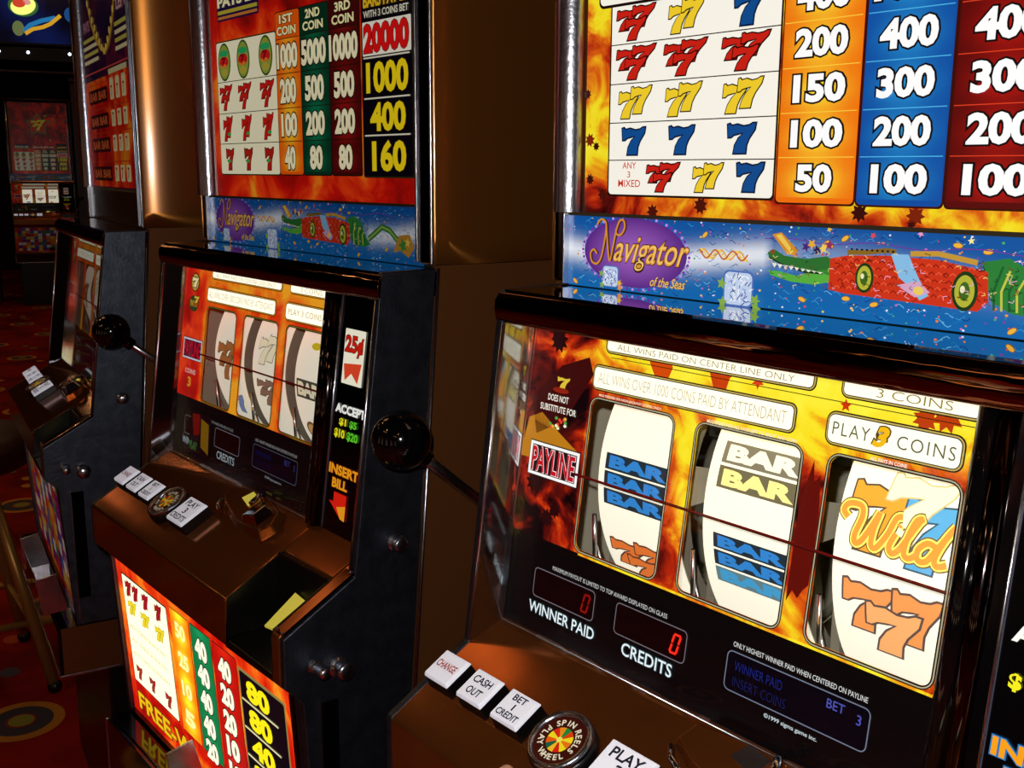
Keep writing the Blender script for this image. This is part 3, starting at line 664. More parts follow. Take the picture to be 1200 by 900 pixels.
def strip_art(idx, style, gain):
    a = Art(gain, 'ink'); xa = (.0885, .1885, .2885)[idx]; xb = xa+.078
    if style == 'right':
        if idx == 0:
            bar(a, .0945, .1575, .0135, .0255, 1); bar(a, .0945, .1575, .0005, .0122, 1); bar(a, .0945, .1575, -.0125, -.0008, 1)
            a.triple(.123, -.056, .060, .036, 1, 'd87030', '5a3828', ow=.0014)
        elif idx == 1:
            bar(a, .1965, .2600, .0400, .0545, 1, 'f8f4dc', '7a7460'); bar(a, .1965, .2600, .0235, .0380, 1, 'f4e890', '6a6448')
            bar(a, .1975, .2590, -.0175, -.0070, 1); bar(a, .1975, .2590, -.0300, -.0190, 1); bar(a, .1975, .2590, -.0430, -.0315, 1, '3c94c4', '5a7880')
        else:
            a.seven(.2930, .0110, .3330, .0510, 1, 'f0a030', '504838', .0012, .1); a.seven(.3270, .0090, .3640, .0500, 3, '58a8d4', '38586c', .0012, .1)
            a.seven(.3140, .0230, .3530, .0600, 5, 'fdf6c8', 'c8b880', .0010, .2)
            wild = [[(.05, .60), (0, .74), (.04, .92), (.15, .93), (.18, .70), (.14, .25), (.15, .05), (.21, .15), (.29, .60), (.33, .88), (.30, .45), (.30, .10), (.35, .08), (.43, .45), (.48, .85), (.53, .92)],
                    [(.50, .52), (.46, .20), (.49, .05), (.55, .18), (.62, .55), (.68, .90), (.70, .98), (.65, .90), (.60, .40), (.60, .10), (.65, .06), (.71, .2)],
                    [(.86, .46), (.78, .50), (.71, .30), (.72, .08), (.79, .10), (.86, .40), (.94, .80), (.98, 1.0), (.92, .70), (.86, .25), (.88, .06), (.96, .14)], [(.515, .68), (.525, .74)]]
            for k_, (w_, c_) in enumerate(((.0070, '70542c'), (.0054, 'f8e868'), (.0034, 'f09838'))):
                for q in wild: a.line(smooth([(.2925+.069*x, .0135+.0245*y) for x, y in q]), w_, 8+k_, c_)
            a.seven(.2945, -.0390, .3270, -.0080, 1, 'e89450', '5a4a44', .0014, .1); a.seven(.3270, -.0380, .3570, -.0055, 3, 'e89450', '5a4a44', .0014, .1); a.seven(.3100, -.0500, .3450, -.0180, 5, 'ecA868'.lower(), '5a4a44', .0014, .1)
    else:
        o = xa
        if idx == 0: a.triple(o+.032, .005, .050, .045, 1, 'a86838', '705030', ow=.0012); a.seven(o+.03, -.06, o+.06, -.035, 1, '7888b8', '606060')
        elif idx == 1: a.double(o+.035, .030, .050, .034, 1, 'f4ecc8', '504830'); a.triple(o+.035, -.018, .054, .030, 1, '8a6858', '604838')
        else: bar(a, o+.004, o+.056, -.0100, .0100, 1, 'e8e0c0', '3c4438'); a.ell(o+.034, .047, .010, .004, 1, 'c8b820'); a.ell(o+.022, -.048, .013, .012, 1, '705030'); a.ell(o+.022, -.048, .010, .009, 2, 'c89858')
    # other stops out of sight round the reel
    for k in range(6):
        c = .105+k*.05
        if c > .62: break
        (bar(a, xa+.008, xb-.008, c, c+.015, 1) if k % 2 else a.seven(xa+.02, c, xa+.055, c+.03, 1, 'd87030'))
    return a, xa, xb

def reel(idx, style, gain, root):
    """white printed strip round a spoked drum"""
    a, xa, xb = strip_art(idx, style, gain)
    mb = MB(); n = 72; R = RR-.0004
    for i in range(n):
        t0, t1 = 2*PI*i/n, 2*PI*(i+1)/n
        P = lambda x, r, t: (x, RC[0]-r*math.cos(t), RC[1]+r*math.sin(t))
        mb.face([P(xa, R-.001, t0), P(xb, R-.001, t0), P(xb, R-.001, t1), P(xa, R-.001, t1)], 'grey_metal', True)
        for x in (xa-.0002, xb+.0002):
            mb.face([P(x, R, t0), P(x, R, t1), P(x, R-.012, t1), P(x, R-.012, t0)], 'grey_metal')
            if i % 12 < 3: mb.face([P(x, R-.012, t0), P(x, R-.012, t1), P(x, .02, t1), P(x, .02, t0)], 'housing')
    mb.tube([(xa-.004, *RC), (xb+.004, *RC)], .02, 'grey_metal', 20)
    o = mb.build('reel', root)
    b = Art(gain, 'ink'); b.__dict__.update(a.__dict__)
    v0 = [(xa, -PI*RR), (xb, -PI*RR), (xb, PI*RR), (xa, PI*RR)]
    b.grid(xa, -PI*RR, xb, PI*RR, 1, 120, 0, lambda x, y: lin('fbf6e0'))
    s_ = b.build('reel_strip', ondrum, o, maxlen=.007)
    s_['label'] = 'white reel strip printed with symbols'
    return o

def belly_art(style, gain):
    a = Art(gain); x0, x1, y0, y1 = .006, .470, -.600, -.392
    a.grid(x0, y0, x1, y1, 30, 20, 0, bias(lambda x, y: .60+.12*(x < .024)-.14*(y > -.43 and x < .03)-.08*(y < -.555)+.1*(y < -.57 and .1 < x < .3)), 'flame_red')
    if style == 'mid':
        a.rrect(.0245, -.5535, .1665, -.4070, .002, 1, '201808'); a.rrect(.026, -.552, .165, -.409, .002, 2, 'fbf8cc', g=1.25)
        for c in (.045, .068, .100, .140): a.double(c, -.4235, .022, .022, 3, 'a01820', '600818')
        for c, z in ((.050, -.448), (.092, -.450), (.137, -.452)): a.double(c, z, .030, .020, 3, 'e8d028', '8a7818')
        rnd = random.Random(4)
        for r_ in range(3): a.text('ANY THREE SEVENS PAY', .034, -.478-r_*.018, .150, -.473-r_*.018, 3, '988848', 0)
        for c in (.047, .090, .140): a.seven(c-.010, -.545, c+.009, -.528, 3, 'a03028', '702020')
        cols = [(.177, .229, 'f06808', 'ffe828', []), (.234, .286, '066838', '0c8850', ['40', '40', '40', '40', '20']), (.2905, .348, 'a80c08', 'c82010', ['40', '20', '20', '10', '10'])]
        for x_, X_, ce, cm, tx in cols:
            g_ = cell_grad(ce, cm)(x_, X_, -.553, -.4); a.rrect(x_-.001, -.556, X_+.001, -.402, .003, 1, '181008'); a.grid(x_, -.555, X_, -.403, 8, 30, 2, g_, g=1.2)
            if not tx:
                for j in range(4): a.text(['50', '25', '10', '5'][j], x_+.012, -.435-j*.036, X_-.012, -.415-j*.036, 3, 'fdf4a0', .05, out=('f0a018', .03))
            for j, t in enumerate(tx): a.text(t, (x_+X_)/2-.0155, -.438-j*.0305, (x_+X_)/2+.0155, -.413-j*.0305, 5, 'fcf8dc', .06, out=('100808', .045))
        a.rrect(.352, -.600, .452, -.408, .003, 1, '807840'); a.rrect(.3545, -.600, .450, -.411, .003, 2, '08060e')
        for j, t in enumerate(['80', '80', '40', '20', '10']):
            a.text(t, .369, -.438-j*.0315, .419, -.4145-j*.0315, 4, 'f8e418', .05, out=('181004', .03)); a.rect(.356, -.4425-j*.0315, .434, -.4405-j*.0315, 4, 'd8d0a0')
        a.text('FREE-W', .031, -.590, .205, -.566, 4, 'e8b818', .03, out=('400808', .04))
    else:
        rnd = random.Random(6); cs = ['d03028', 'e8c058', '208050', '2060a0', 'f0e8d0', 'a02060', 'e88028', '602080']
        for i in range(14):
            for j in range(8):
                x = .03+i*.031; z = -.585+j*.024; a.rect(x, z, x+.0285, z+.0215, 2, rnd.choice(cs))
    return a

def bill_panel(style, gain, root):
    mb = MB()
    yz = [onglass(0, .012, 0)[1:], onglass(0, -.2265, 0)[1:]]
    mb.prism(.398, .482, [(yz[0][0]-.0035, yz[0][1]), (yz[1][0]-.0035, yz[1][1]), (yz[1][0]+.01, yz[1][1]), (yz[0][0]+.01, yz[0][1])], 'black_gloss')
    o = mb.build('bill_panel', root, .0012)
    a = Art(gain)
    a.rect(.4000, -.224, .4006, .010, 0, '585868', g=.5)
    a.rrect(.4105, -.0790, .4470, -.0260, .001, 1, 'fbf6dc'); a.text('25\u00a2', .4125, -.0520, .4450, -.0320, 3, 'c82010', .04, out=('601008', .03)); a.poly([(.413, -.060), (.445, -.057), (.440, -.0765), (.428, -.068), (.417, -.076)], 3, 'e04828')
    a.text('ACCEPTS', .4050, -.1080, .4660, -.0990, 2, 'fcfcf4', .05)
    cs = ['f4ec20', '60d030']
    a.text('$1', .4140, -.1205, .4270, -.1125, 2, cs[0], .04); a.text('$5', .4330, -.1205, .4460, -.1125, 2, cs[1], .04); a.text('$10', .4070, -.1330, .4260, -.1235, 2, cs[0], .04); a.text('$20', .4300, -.1330, .4500, -.1235, 2, cs[1] if style == 'mid' else cs[0], .04)
    a.text('INSERT', .4040, -.1680, .4580, -.1580, 2, 'f8a018', .04, out=('2878b8' if style == 'right' else '602010', .05)); a.text('BILL', .4120, -.1810, .4400, -.1715, 2, 'f8a018', .04, out=('2878b8' if style == 'right' else '602010', .05))
    a.poly([(.417, -.1850), (.440, -.1850), (.440, -.2100), (.432, -.2090), (.409, -.1950), (.417, -.1950)], 2, 'e02010'); a.poly([(.424, -.1990), (.440, -.1950), (.440, -.2100), (.432, -.2090)], 3, 'f0a020')
    a.build('bill_panel_print', lambda x, y, l: (lambda p: (p[0], p[1]-.0042, p[2]))(onglass(x, y, l)), o)
    return o

def button(root, x0, x1, y0, y1, art=None, h=.0145, gain=.8, name='button'):
    mb = MB(); c = [(x0, y0), (x1, y0), (x1, y1), (x0, y1)]
    mb.hexa([deckp(*p) for p in c], [deckp(p[0]+(.001 if p[0] == x0 else -.001), p[1]+(.001 if p[1] == y0 else -.001), h-.0035) for p in c], 'black')
    o = mb.build(name, root, .0008)
    mb = MB(); e = .0006
    mb.hexa([deckp(p[0]+(e if p[0] == x0 else -e), p[1]+(e if p[1] == y0 else -e), h-.0035) for p in c], [deckp(p[0]+(.0018 if p[0] == x0 else -.0018), p[1]+(.0018 if p[1] == y0 else -.0018), h) for p in c], M['cap'])
    cap = mb.build('button_cap', o, .0006)
    if art:
        a = Art(gain, 'ink')
        for t, u0, v0, u1, v1, cc in art: a.text(t, u0, v0, u1, v1, 0, cc, .025)
        cx, cy = (x0+x1)/2, (y0+y1)/2
        def T(u, v, l):   # u, v run 0..1 across the cap
            return deckp(x0+.002+u*(x1-x0-.004), y0+.0015+(v)*(y1-y0-.003), h+.0002+l*LY)
        a.build('button_print', T, cap)
    return o
M['cap'] = mat('white_button_cap', 'eeeef4', .3, emit='f0f0ff', es=.30)

def spin_button(root, lit):
    cx, cy = .1555, -.1215; c = deckp(cx, cy)
    Mx = Matrix.Translation(c) @ Matrix((( 1, 0, 0, 0), (0, -DV.y, DN.y, 0), (0, -DV.z, DN.z, 0), (0, 0, 0, 1)))
    mb = MB(); R = .0235
    mb.lathe([(R+.0005, 0), (R+.0005, .009), (R-.001, .0095)], Mx, 'black')
    o = mb.build('spin_button', root)
    mb = MB(); mb.lathe([(R-.001, .0085), (R+.0002, .0118), (R-.0014, .0146), (R-.0038, .0142), (R-.0046, .012)], Mx, 'brushed_steel', 48); mb.build('chrome_ring', o)
    a = Art(.75 if lit else .25, 'print')
    a.ell(0, 0, R-.0045, R-.0045, 0, '3a0c08', n=40)
    cs = ['f8e020', 'e04010', '208838', 'f09018', 'e02818', 'f8e020', 'f06010', '106040', 'f8c020', 'd82010', 'f8e020', 'f07818']
    r1 = .0098
    for k in range(12):
        t0, t1 = 2*PI*k/12+.2, 2*PI*(k+1)/12+.2; a.poly([(0, 0)]+[(r1*math.cos(t0+(t1-t0)*i/3), r1*math.sin(t0+(t1-t0)*i/3)) for i in range(4)], 1, cs[k])
    a.ell(0, 0, .0022, .0022, 2, 'f8e860', n=12)
    def arc(txt, t_mid, span, flip):
        n = len(txt)
        for i, ch in enumerate(txt):
            if ch == ' ': continue
            t = t_mid+(-span/2+span*(i+.5)/n)*(1 if flip else -1); r = .0136
            v, f = glyphs(ch, .02, 0); w = max(p[0] for p in v)-min(p[0] for p in v); ax = (max(p[0] for p in v)+min(p[0] for p in v))/2; sc = .0062
            rot = t+(PI/2 if flip else -PI/2); cr, sr = math.cos(rot), math.sin(rot)
            a._add([(r*math.cos(t)+(p[0]-ax)*sc*cr-(p[1]-.36)*sc*sr, r*math.sin(t)+(p[0]-ax)*sc*sr+(p[1]-.36)*sc*cr) for p in v], f, 2, 'f4e8c8')
    arc('SPIN REELS', math.radians(62), math.radians(165), False); arc('PLAY WHEEL', math.radians(242), math.radians(170), True)
    a.build('wheel_print', lambda x, y, l: Mx @ Vector((x, y, .0125+l*LY)), o)
    return o

def slot_machine(style, loc, rz, label):
    root = empty('slot_machine', loc, rz)
    tag(root, label, 'slot machine', None)
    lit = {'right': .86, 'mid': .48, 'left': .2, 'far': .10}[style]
    # ---- cabinet shell
    mb = MB()
    for xa, xb in ((.0008, .006), (.494, .4992)): mb.prism(xa, xb, [(.004, -.0045), (.42, -.0045), (.42, -.604), (-.042, -.604)], 'bronze')
    mb.box(.006, .494, .412, .42, -.604, -.0045, 'bronze'); mb.box(.006, .494, .016, .412, -.012, -.0045, 'bronze'); mb.box(.006, .494, -.04, .412, -.604, -.598, 'bronze')
    mb.build('cabinet', root)
    # ---- top box
    mb = MB()
    mb.box(0, .5, .014, .42, -.0042, .66, 'bronze')
    mb.build('top_box', root, .002)
    # brass side sheet, its front edge rolled slightly towards the player
    for sx in (1, -1):
        mb = MB(); ys = [.0142, .018, .022, .026, .032, .040, .052, .07, .10, .15, .25, .41]; n = 30
        ys = [-.001+(y-.0142)*.411/.3958 for y in ys]
        xo = lambda y: .0110*(1-math.exp(-(y+.001)/.030))
        V = [((.5003+xo(y)) if sx == 1 else (-.0003-xo(y)), y, -.0035+(.663)*j/n) for j in range(n+1) for y in ys]; m_ = len(ys)
        mb.add(V, [(j*m_+i, j*m_+i+1, (j+1)*m_+i+1, (j+1)*m_+i) for j in range(n) for i in range(m_-1)], 'brass_sheet', True)
        o = mb.build('side_sheet', root); o.modifiers.new('thick', 'SOLIDIFY').thickness = .0002
    mb = MB()
    mb.box(0, .009, -.001, .0138, -.004, .66, 'smoke'); mb.box(.479, .5, -.001, .0138, -.004, .66, 'smoke'); mb.box(.0092, .4788, -.001, .0138, .632, .66, 'smoke')
    split_build(mb, 'top_frame', root, .003, 3)
    mb = MB()
    arc = [(.0138+.0150*math.sin(math.radians(t))-.0150*math.sin(math.radians(12)), .0050-.0145*math.cos(math.radians(t))) for t in range(12, 91, 6)]
    v = [(x, y, z) for z in (.0498, .631) for x, y in arc]; n = len(arc)
    mb.add(v, [(i, i+1, n+i+1, n+i) for i in range(n-1)], 'brushed_steel', True)
    mb.add([(arc[0][0], arc[0][1], .0498), (arc[0][0], .0138, .0498), (arc[0][0], .0138, .631), (arc[0][0], arc[0][1], .631)], [(0, 1, 2, 3)], 'brushed_steel')
    mb.build('chrome_trim', root)
    mb = MB(); mb.tube([(.0116, -.0078, .0498), (.0116, -.0078, .631)], .0026, 'chrome', 14); mb.build('chrome_bead', root)
    mb = MB(); mb.box(.4755, .4785, -.003, .012, -.002, .631, 'chrome'); mb.tube([(.4990, -.0010, -.003), (.4990, -.0010, .66)], .0019, 'brushed_steel', 12); mb.box(.0095, .012, -.0005, .011, -.006, .049, 'chrome'); split_build(mb, 'chrome_edge', root, .0006)
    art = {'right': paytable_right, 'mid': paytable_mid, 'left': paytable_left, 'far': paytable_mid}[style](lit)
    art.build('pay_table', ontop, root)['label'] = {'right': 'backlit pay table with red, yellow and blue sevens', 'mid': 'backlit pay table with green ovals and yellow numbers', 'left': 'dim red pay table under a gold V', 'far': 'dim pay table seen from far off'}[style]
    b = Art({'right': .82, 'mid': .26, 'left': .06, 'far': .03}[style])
    if style == 'left': b.rect(.012, -.0065, .478, .0495, 0, '4a2410'); b.rect(.012, .046, .478, .0495, 1, '806030')
    else: sea_banner(b)
    b.build('banner_panel', ontop, root)
    # ---- door sides
    ds = [(.004, -.0065), (-.055, -.0075), (-.0895, -.281), (-.163, -.3215), (-.1635, -.368), (-.146, -.386), (-.134, -.604), (-.043, -.604), (-.028, -.395)]
    mb = MB()
    mb.prism(0, .0075, ds, 'black_door'); mb.prism(.4925, .5, ds, 'black_door')
    split_build(mb, 'door_side', root, .0022, 3)
    for x in (-.0006, .4994):
        mb = MB(); mb.tube([(x+.0006, .0058, -.0065), (x+.0006, -.0412, -.604)], .0017, 'brushed_steel', 10); mb.build('door_edge', root)
    # ---- bezel round the reel glass
    mb = MB()
    mb.prism(.0076, .4924, [(.014, -.0072), (-.0548, -.0072), (-.0550, -.0095), (.014, -.0095)], 'mirror_ledge')
    mb.build('mirror_ledge', root)['label'] = 'mirror polished ledge below the banner'
    mb = MB()
    mb.prism(.0001, .4999, [(.004, -.0097), (-.0553, -.0097), (-.0592, -.0150), (-.0600, -.0230), (-.0585, -.0300), (-.0560, -.0325), (-.030, -.0315), (.004, -.0325)], 'bronze_mirror')
    mb.build('hood', root, .0015, 3)
    mb = MB()
    def rail(xo, xi, xg):
        f = [(-.0555, -.0325), (-.0900, -.2812)]; g = [(gy(-.0325), -.0325), (gy(-.2700)-.0005, -.2700)]
        v = [(xo, *f[0]), (xi, *f[0]), (xg, *g[0]), (xo, *g[0]), (xo, *f[1]), (xi, *f[1]), (xg, *g[1]), (xo, *g[1])]
        mb.add(v, [(0, 1, 5, 4), (0, 4, 7, 3), (0, 3, 2, 1), (4, 5, 6, 7), (3, 7, 6, 2)], 'bronze_mirror'); mb.add(v, [(1, 2, 6, 5)], 'chrome_bright')
    rail(.0076, .0090, .0165); rail(.4924, .4905, .4830)
    split_build(mb, 'bezel', root)
    mb = MB()
    mb.tube([(.0075, -.0565, -.0330), (.0075, -.0905, -.2800)], .0016, 'chrome', 10); mb.tube([(.4925, -.0565, -.0330), (.4925, -.0905, -.2800)], .0016, 'chrome', 10)
    mb.tube([(.0155, gy(-.034)-.0012, -.034), (.0155, gy(-.2665)-.0012, -.2665), (.380, gy(-.2665)-.0012, -.2665)], .0010, 'chrome', 8)
    split_build(mb, 'bezel_trim', root)
    # ---- reel glass, reels and their housing
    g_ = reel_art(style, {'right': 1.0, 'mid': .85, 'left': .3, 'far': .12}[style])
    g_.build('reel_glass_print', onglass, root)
    mb = MB(); t, b_ = onglass(0, .011, 0), onglass(0, -.2265, 0)
    mb.prism(.0165, .3705, [(t[1]-.0056, t[2]), (b_[1]-.0056, b_[2]), (b_[1]-.0050, b_[2]), (t[1]-.0050, t[2])], 'glass'); mb.build('reel_glass', root)
    mb = MB()
    zt, zb = -.020, -.272
    mb.face([(.012, .245, zt), (.385, .245, zt), (.385, .245, zb), (.012, .245, zb)], 'housing')
    for x in (.012, .385): mb.face([(x, gy(zt)+.002, zt), (x, .245, zt), (x, .245, zb), (x, gy(zb)+.002, zb)], 'housing')
    mb.face([(.012, gy(zt)+.002, zt), (.385, gy(zt)+.002, zt), (.385, .245, zt), (.012, .245, zt)], 'housing'); mb.face([(.012, gy(zb)+.002, zb), (.385, gy(zb)+.002, zb), (.385, .245, zb), (.012, .245, zb)], 'housing')
    for i, x in enumerate((.083, .1795, .280)):
        mb.box(x-.0035, x-.0025, .0, .2, zb+.01, zt-.01, 'grey_metal'); mb.box(x-.0035, x+.003, -.010, .02, -.216, -.186, 'grey_metal'); mb.tube([(x, -.030, -.17), (x, -.028, -.215)], .0018, 'chrome', 8); mb.tube([(x-.002, -.025, -.195), (x+.004, -.012, -.25)], .0012, 'chrome', 8)
    mb.build('reel_housing', root)
    mb = MB(); mb.tube([(.03, -.008, -.0275), (.37, -.008, -.0275)], .0035, 'lamp', 12); mb.build('lamp_tube', root)
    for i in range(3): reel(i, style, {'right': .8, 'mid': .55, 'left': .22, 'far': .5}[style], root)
    # payline wire drawn on the glass
    a = Art({'right': .5, 'mid': .3, 'left': .2, 'far': .1}[style]); a.line([(.0815, -.0945), (.3690, -.0945)], .0017, 0, '7a1410'); a.line([(.0815, -.0953), (.3690, -.0953)], .0005, 1, '200608')
    a.build('payline', lambda x, y, l: (lambda p: (p[0], p[1]-.0055-l*LY, p[2]))(onglass(x, y, 0)), root)
    # ---- divider post and bill panel
    mb = MB(); t, b_ = onglass(0, .012, 0), onglass(0, -.2265, 0)
    for x, r, m in ((.3765, .0062, 'black_gloss'), (.3860, .0058, 'smoke')): mb.tube([(x, t[1]-.004, t[2]), (x, b_[1]-.004, b_[2])], r, m, 20)
    mb.prism(.388, .3985, [(t[1]-.004, t[2]), (b_[1]-.004, b_[2]), (b_[1]+.01, b_[2]), (t[1]+.01, t[2])], 'black_gloss')
    split_build(mb, 'divider_post', root)
    mb = MB(); mb.tube([(.3990, t[1]-.0045, t[2]), (.3990, b_[1]-.0045, b_[2])], .0010, 'chrome', 8); mb.build('panel_trim', root)
    bill_panel(style, {'right': .9, 'mid': .7, 'left': .2, 'far': .1}[style], root)
    # ---- deck
    def yz(y, lift=0): q = deckp(0, y, lift); return (q.y, q.z)
    prof = [yz(-.058), yz(-.1615), (-.1640, -.3225), (-.1640, -.368), (-.146, -.386), (-.06, -.386)]
    mb = MB(); mb.prism(.0076, .383, prof, 'deck'); mb.prism(.478, .4924, prof, 'deck')
    mb.prism(.383, .478, [yz(-.058), yz(-.1005), (-.105, -.386), (-.06, -.386)], 'deck')
    mb.prism(.383, .478, [(-.105, -.354), (-.1640, -.362), (-.1640, -.368), (-.146, -.386), (-.105, -.386)], 'black')
    mb.build('deck', root, .0020, 3)
    mb = MB(); rim = [yz(-.088, .003), yz(-.1615, .003), yz(-.1615, 0), yz(-.088, 0)]
    mb.prism(.484, .4990, rim, 'bronze_polished'); mb.ball(deckp(.4865, -.160, .0035), .0022, 'chrome_bright', 12); mb.ball(deckp(.4975, -.161, .0032), .0018, 'chrome_bright', 12); mb.ball(deckp(.4965, -.090, .0035), .0022, 'chrome_bright', 12); mb.build('deck_rail', root, .0012)
    # bill tray and its yellow reflection, built as a glowing plate
    mb = MB(); mb.prism(.3832, .3845, [yz(-.1005), yz(-.161), (-.1635, -.361), (-.105, -.354)], 'black'); mb.prism(.4765, .4778, [yz(-.1005), yz(-.161), (-.1635, -.361), (-.105, -.354)], 'black')
    mb.prism(.3846, .4764, [(-.1052, yz(-.1005)[1]), (-.107, yz(-.1005)[1]), (-.112, -.352), (-.105, -.352)], 'black'); mb.build('bill_tray', root)
    mb = MB(); mb.hexa([(.428, -.112, -.3150), (.468, -.112, -.3190), (.452, -.140, -.3395), (.424, -.143, -.3410)], [(.428, -.1125, -.3130), (.468, -.1125, -.3170), (.452, -.1405, -.3375), (.424, -.1435, -.3390)], 'yellow_glow'); mb.build('bill_tray_reflection', root)
    # buttons
    K = '1c1c28'
    def btn(xa, xb, ya, yb, art, nm='button'): button(root, xa, xb, ya, yb, art, gain=.3 if style == 'right' else .2, name=nm)
    btn(.0125, .0425, -.1320, -.1075, [('CHANGE', .08, .40, .92, .66, 'a83828' if style == 'right' else '803030')])
    btn(.0525, .0825, -.1320, -.1075, [('CASH', .12, .56, .88, .82, K), ('OUT', .2, .16, .8, .42, K)])
    btn(.0920, .1220, -.1320, -.1075, [('BET', .24, .68, .76, .90, K), ('1', .475, .38, .535, .60, K), ('CREDIT', .08, .10, .92, .32, K)])
    btn(.1880, .2290, -.1365, -.1035, [('PLAY', .14, .66, .86, .90, K), ('3', .42, .36, .60, .60, K), ('CREDITS', .06, .08, .94, .30, K)], 'play_button')
    spin_button(root, style == 'right')
    # coin head
    mb = MB(); P = [(.217, -.085), (.240, -.096), (.288, -.105), (.345, -.105), (.350, -.090), (.335, -.070), (.300, -.064), (.259, -.064), (.222, -.068)]
    Pi = [(.2225, -.0835), (.242, -.0915), (.288, -.1005), (.338, -.1005), (.342, -.089), (.331, -.074), (.300, -.068), (.259, -.068), (.227, -.071)]
    mb.hexa([deckp(*q) for q in P], [deckp(*q, .009) for q in Pi], 'deck')
    ch = mb.build('coin_head', root, .0015, 3)
    mb = MB(); mb.hexa([deckp(.300, -.101, .009), deckp(.330, -.098, .009), deckp(.333, -.076, .009), (deckp(.306, -.072, .009))], [deckp(.305, -.098, .018), deckp(.327, -.094, .022), deckp(.328, -.080, .022), deckp(.309, -.077, .018)], 'chrome_bright'); mb.build('coin_slot', ch, .0015)
    mb = MB(); mb.hexa([deckp(.262, -.080, .009), deckp(.282, -.084, .009), deckp(.286, -.072, .009), deckp(.268, -.069, .009)], [deckp(.262, -.080, .0115), deckp(.282, -.084, .0115), deckp(.286, -.072, .0115), deckp(.268, -.069, .0115)], 'yellow_glow' if style != 'right' else 'chrome'); mb.build('coin_label', ch)
    mb = MB(); mb.tube([deckp(.288, -.066, .009), deckp(.292, -.072, .016), deckp(.298, -.084, .018)], .0028, 'chrome_bright', 12); mb.build('reject_lever', ch)
    mb = MB(); mb.tube([deckp(.219, -.088, .004), deckp(.226, -.095, .005), deckp(.236, -.099, .004)], .0022, 'chrome_bright', 10); mb.build('chrome_lip', ch)
    # ---- belly
    mb = MB(); mb.prism(.0076, .4924, [(-.138, -.388), (-.1264, -.603), (-.10, -.603), (-.10, -.388)], 'black'); mb.build('belly_door', root)
    belly_art('mid' if style in ('right', 'mid') else 'left', {'right': .9, 'mid': 1.1, 'left': .13, 'far': .04}[style]).build('belly_glass', lambda x, y, l: (lambda p: (p[0], p[1]-.0015, p[2]))(onbelly(x, y, l)), root)
    mb = MB(); fy = lambda z, d: -.138-.06*(z+.41)-d
    for xa, xb in ((.0005, .0065), (.4700, .4770)): mb.prism(xa, xb, [(fy(-.389, .006), -.389), (fy(-.604, .006), -.604), (fy(-.604, 0), -.604), (fy(-.389, 0), -.389)], 'smoke')
    mb.prism(.0065, .470, [(fy(-.6, .007), -.600), (fy(-.6, .007), -.6045), (fy(-.6, 0), -.6045), (fy(-.6, 0), -.600)], 'smoke')
    mb.prism(.4772, .4923, [(fy(-.389, .0045), -.389), (fy(-.604, .0045), -.604), (fy(-.604, 0), -.604), (fy(-.389, 0), -.389)], 'black_door'); split_build(mb, 'belly_frame', root, .001)
    # ---- base with chrome lower edge, stand
    mb = MB(); mb.box(.0, .4985, -.158, .42, -.680, -.605, 'black_gloss'); mb.build('base', root, .002)
    mb = MB(); mb.box(.4986, .5, -.1575, .42, -.680, -.605, 'bronze'); mb.build('base_side', root)
    mb = MB(); mb.box(.003, .4995, -.163, -.1582, -.680, -.606, 'black_gloss'); mb.build('base_front', root, .001)
    mb = MB(); mb.box(-.0008, .5008, -.1642, .42, -.6845, -.6802, 'chrome'); mb.box(-.0008, .003, -.1645, -.161, -.680, -.606, 'chrome'); split_build(mb, 'base_trim', root, .0008)
    mb = MB(); mb.box(.03, .47, -.09, .38, FLOOR, -.6846, 'black'); mb.build('stand', root, .004)
    # ---- coin tray
    mb = MB(); tr = [(-.1855, -.5290), (-.1560, -.523), (-.1420, -.583), (-.1780, -.5860)]
    mb.prism(.262, .265, tr, 'chrome'); mb.prism(.477, .480, tr, 'chrome')
    mb.prism(.265, .477, [(-.1780, -.556), (-.1765, -.556), (-.1765, -.583), (-.1780, -.585)], 'smoke'); mb.prism(.265, .477, [(-.1780, -.585), (-.1760, -.583), (-.142, -.5795), (-.142, -.5830)], 'smoke')
    mb.build('coin_tray', root, .001)
    # ---- side fittings on the right
    mb = MB(); mb.box(.500, .5012, -.1285, -.1110, -.560, -.392, 'black_gloss'); mb.box(.5008, .5022, -.1300, -.1283, -.595, -.392, 'chrome'); mb.build('side_groove', root)
    def bolt(y, z, r, L):
        mb = MB(); Mx = Matrix.Translation((.5, y, z)) @ Matrix.Rotation(PI/2, 4, 'Y')
        mb.lathe([(0.0001, 0), (r*1.25, 0), (r*1.25, .003), (r, .0035), (r, L*.45), (r*.92, L*.5), (r, L*.55), (r*.95, L*.9), (r*.7, L), (.0001, L)], Mx, 'chrome', 24); mb.build('lock', root)
    bolt(-.046, -.257, .0072, .012); bolt(-.109, -.362, .0085, .016); bolt(-.134, -.354, .0055, .022)
    # pull handle
    hb = Vector(HB); hp = Vector(HP)
    mb = MB(); mb.tube([hb, hb.lerp(hp, .5), hp], .0052, 'chrome', 16); mb.lathe([(.0001, 0), (.022, 0), (.022, .006), (.014, .014), (.0001, .016)], Matrix.Translation((.5, hp.y, hp.z)) @ Matrix.Rotation(PI/2, 4, 'Y'), 'chrome', 28)
    h = mb.build('pull_handle', root)
    mb = MB(); mb.ball(hb, .0265, 'black_gloss', 40); d = (hp-hb).normalized(); mb.tube([hb+d*.024, hb+d*.036], .009, 'smoke', 20); mb.build('knob', h)['label'] = 'glossy black ball'
    return root
HB = (.530, -.040, -.170); HP = (.520, .110, -.290)
HB = (.537, -.062, -.150); HP = (.512, .080, -.262)

# ================================================================== the place
def structure(name, o): o.name = name; o['kind'] = 'structure'; return o

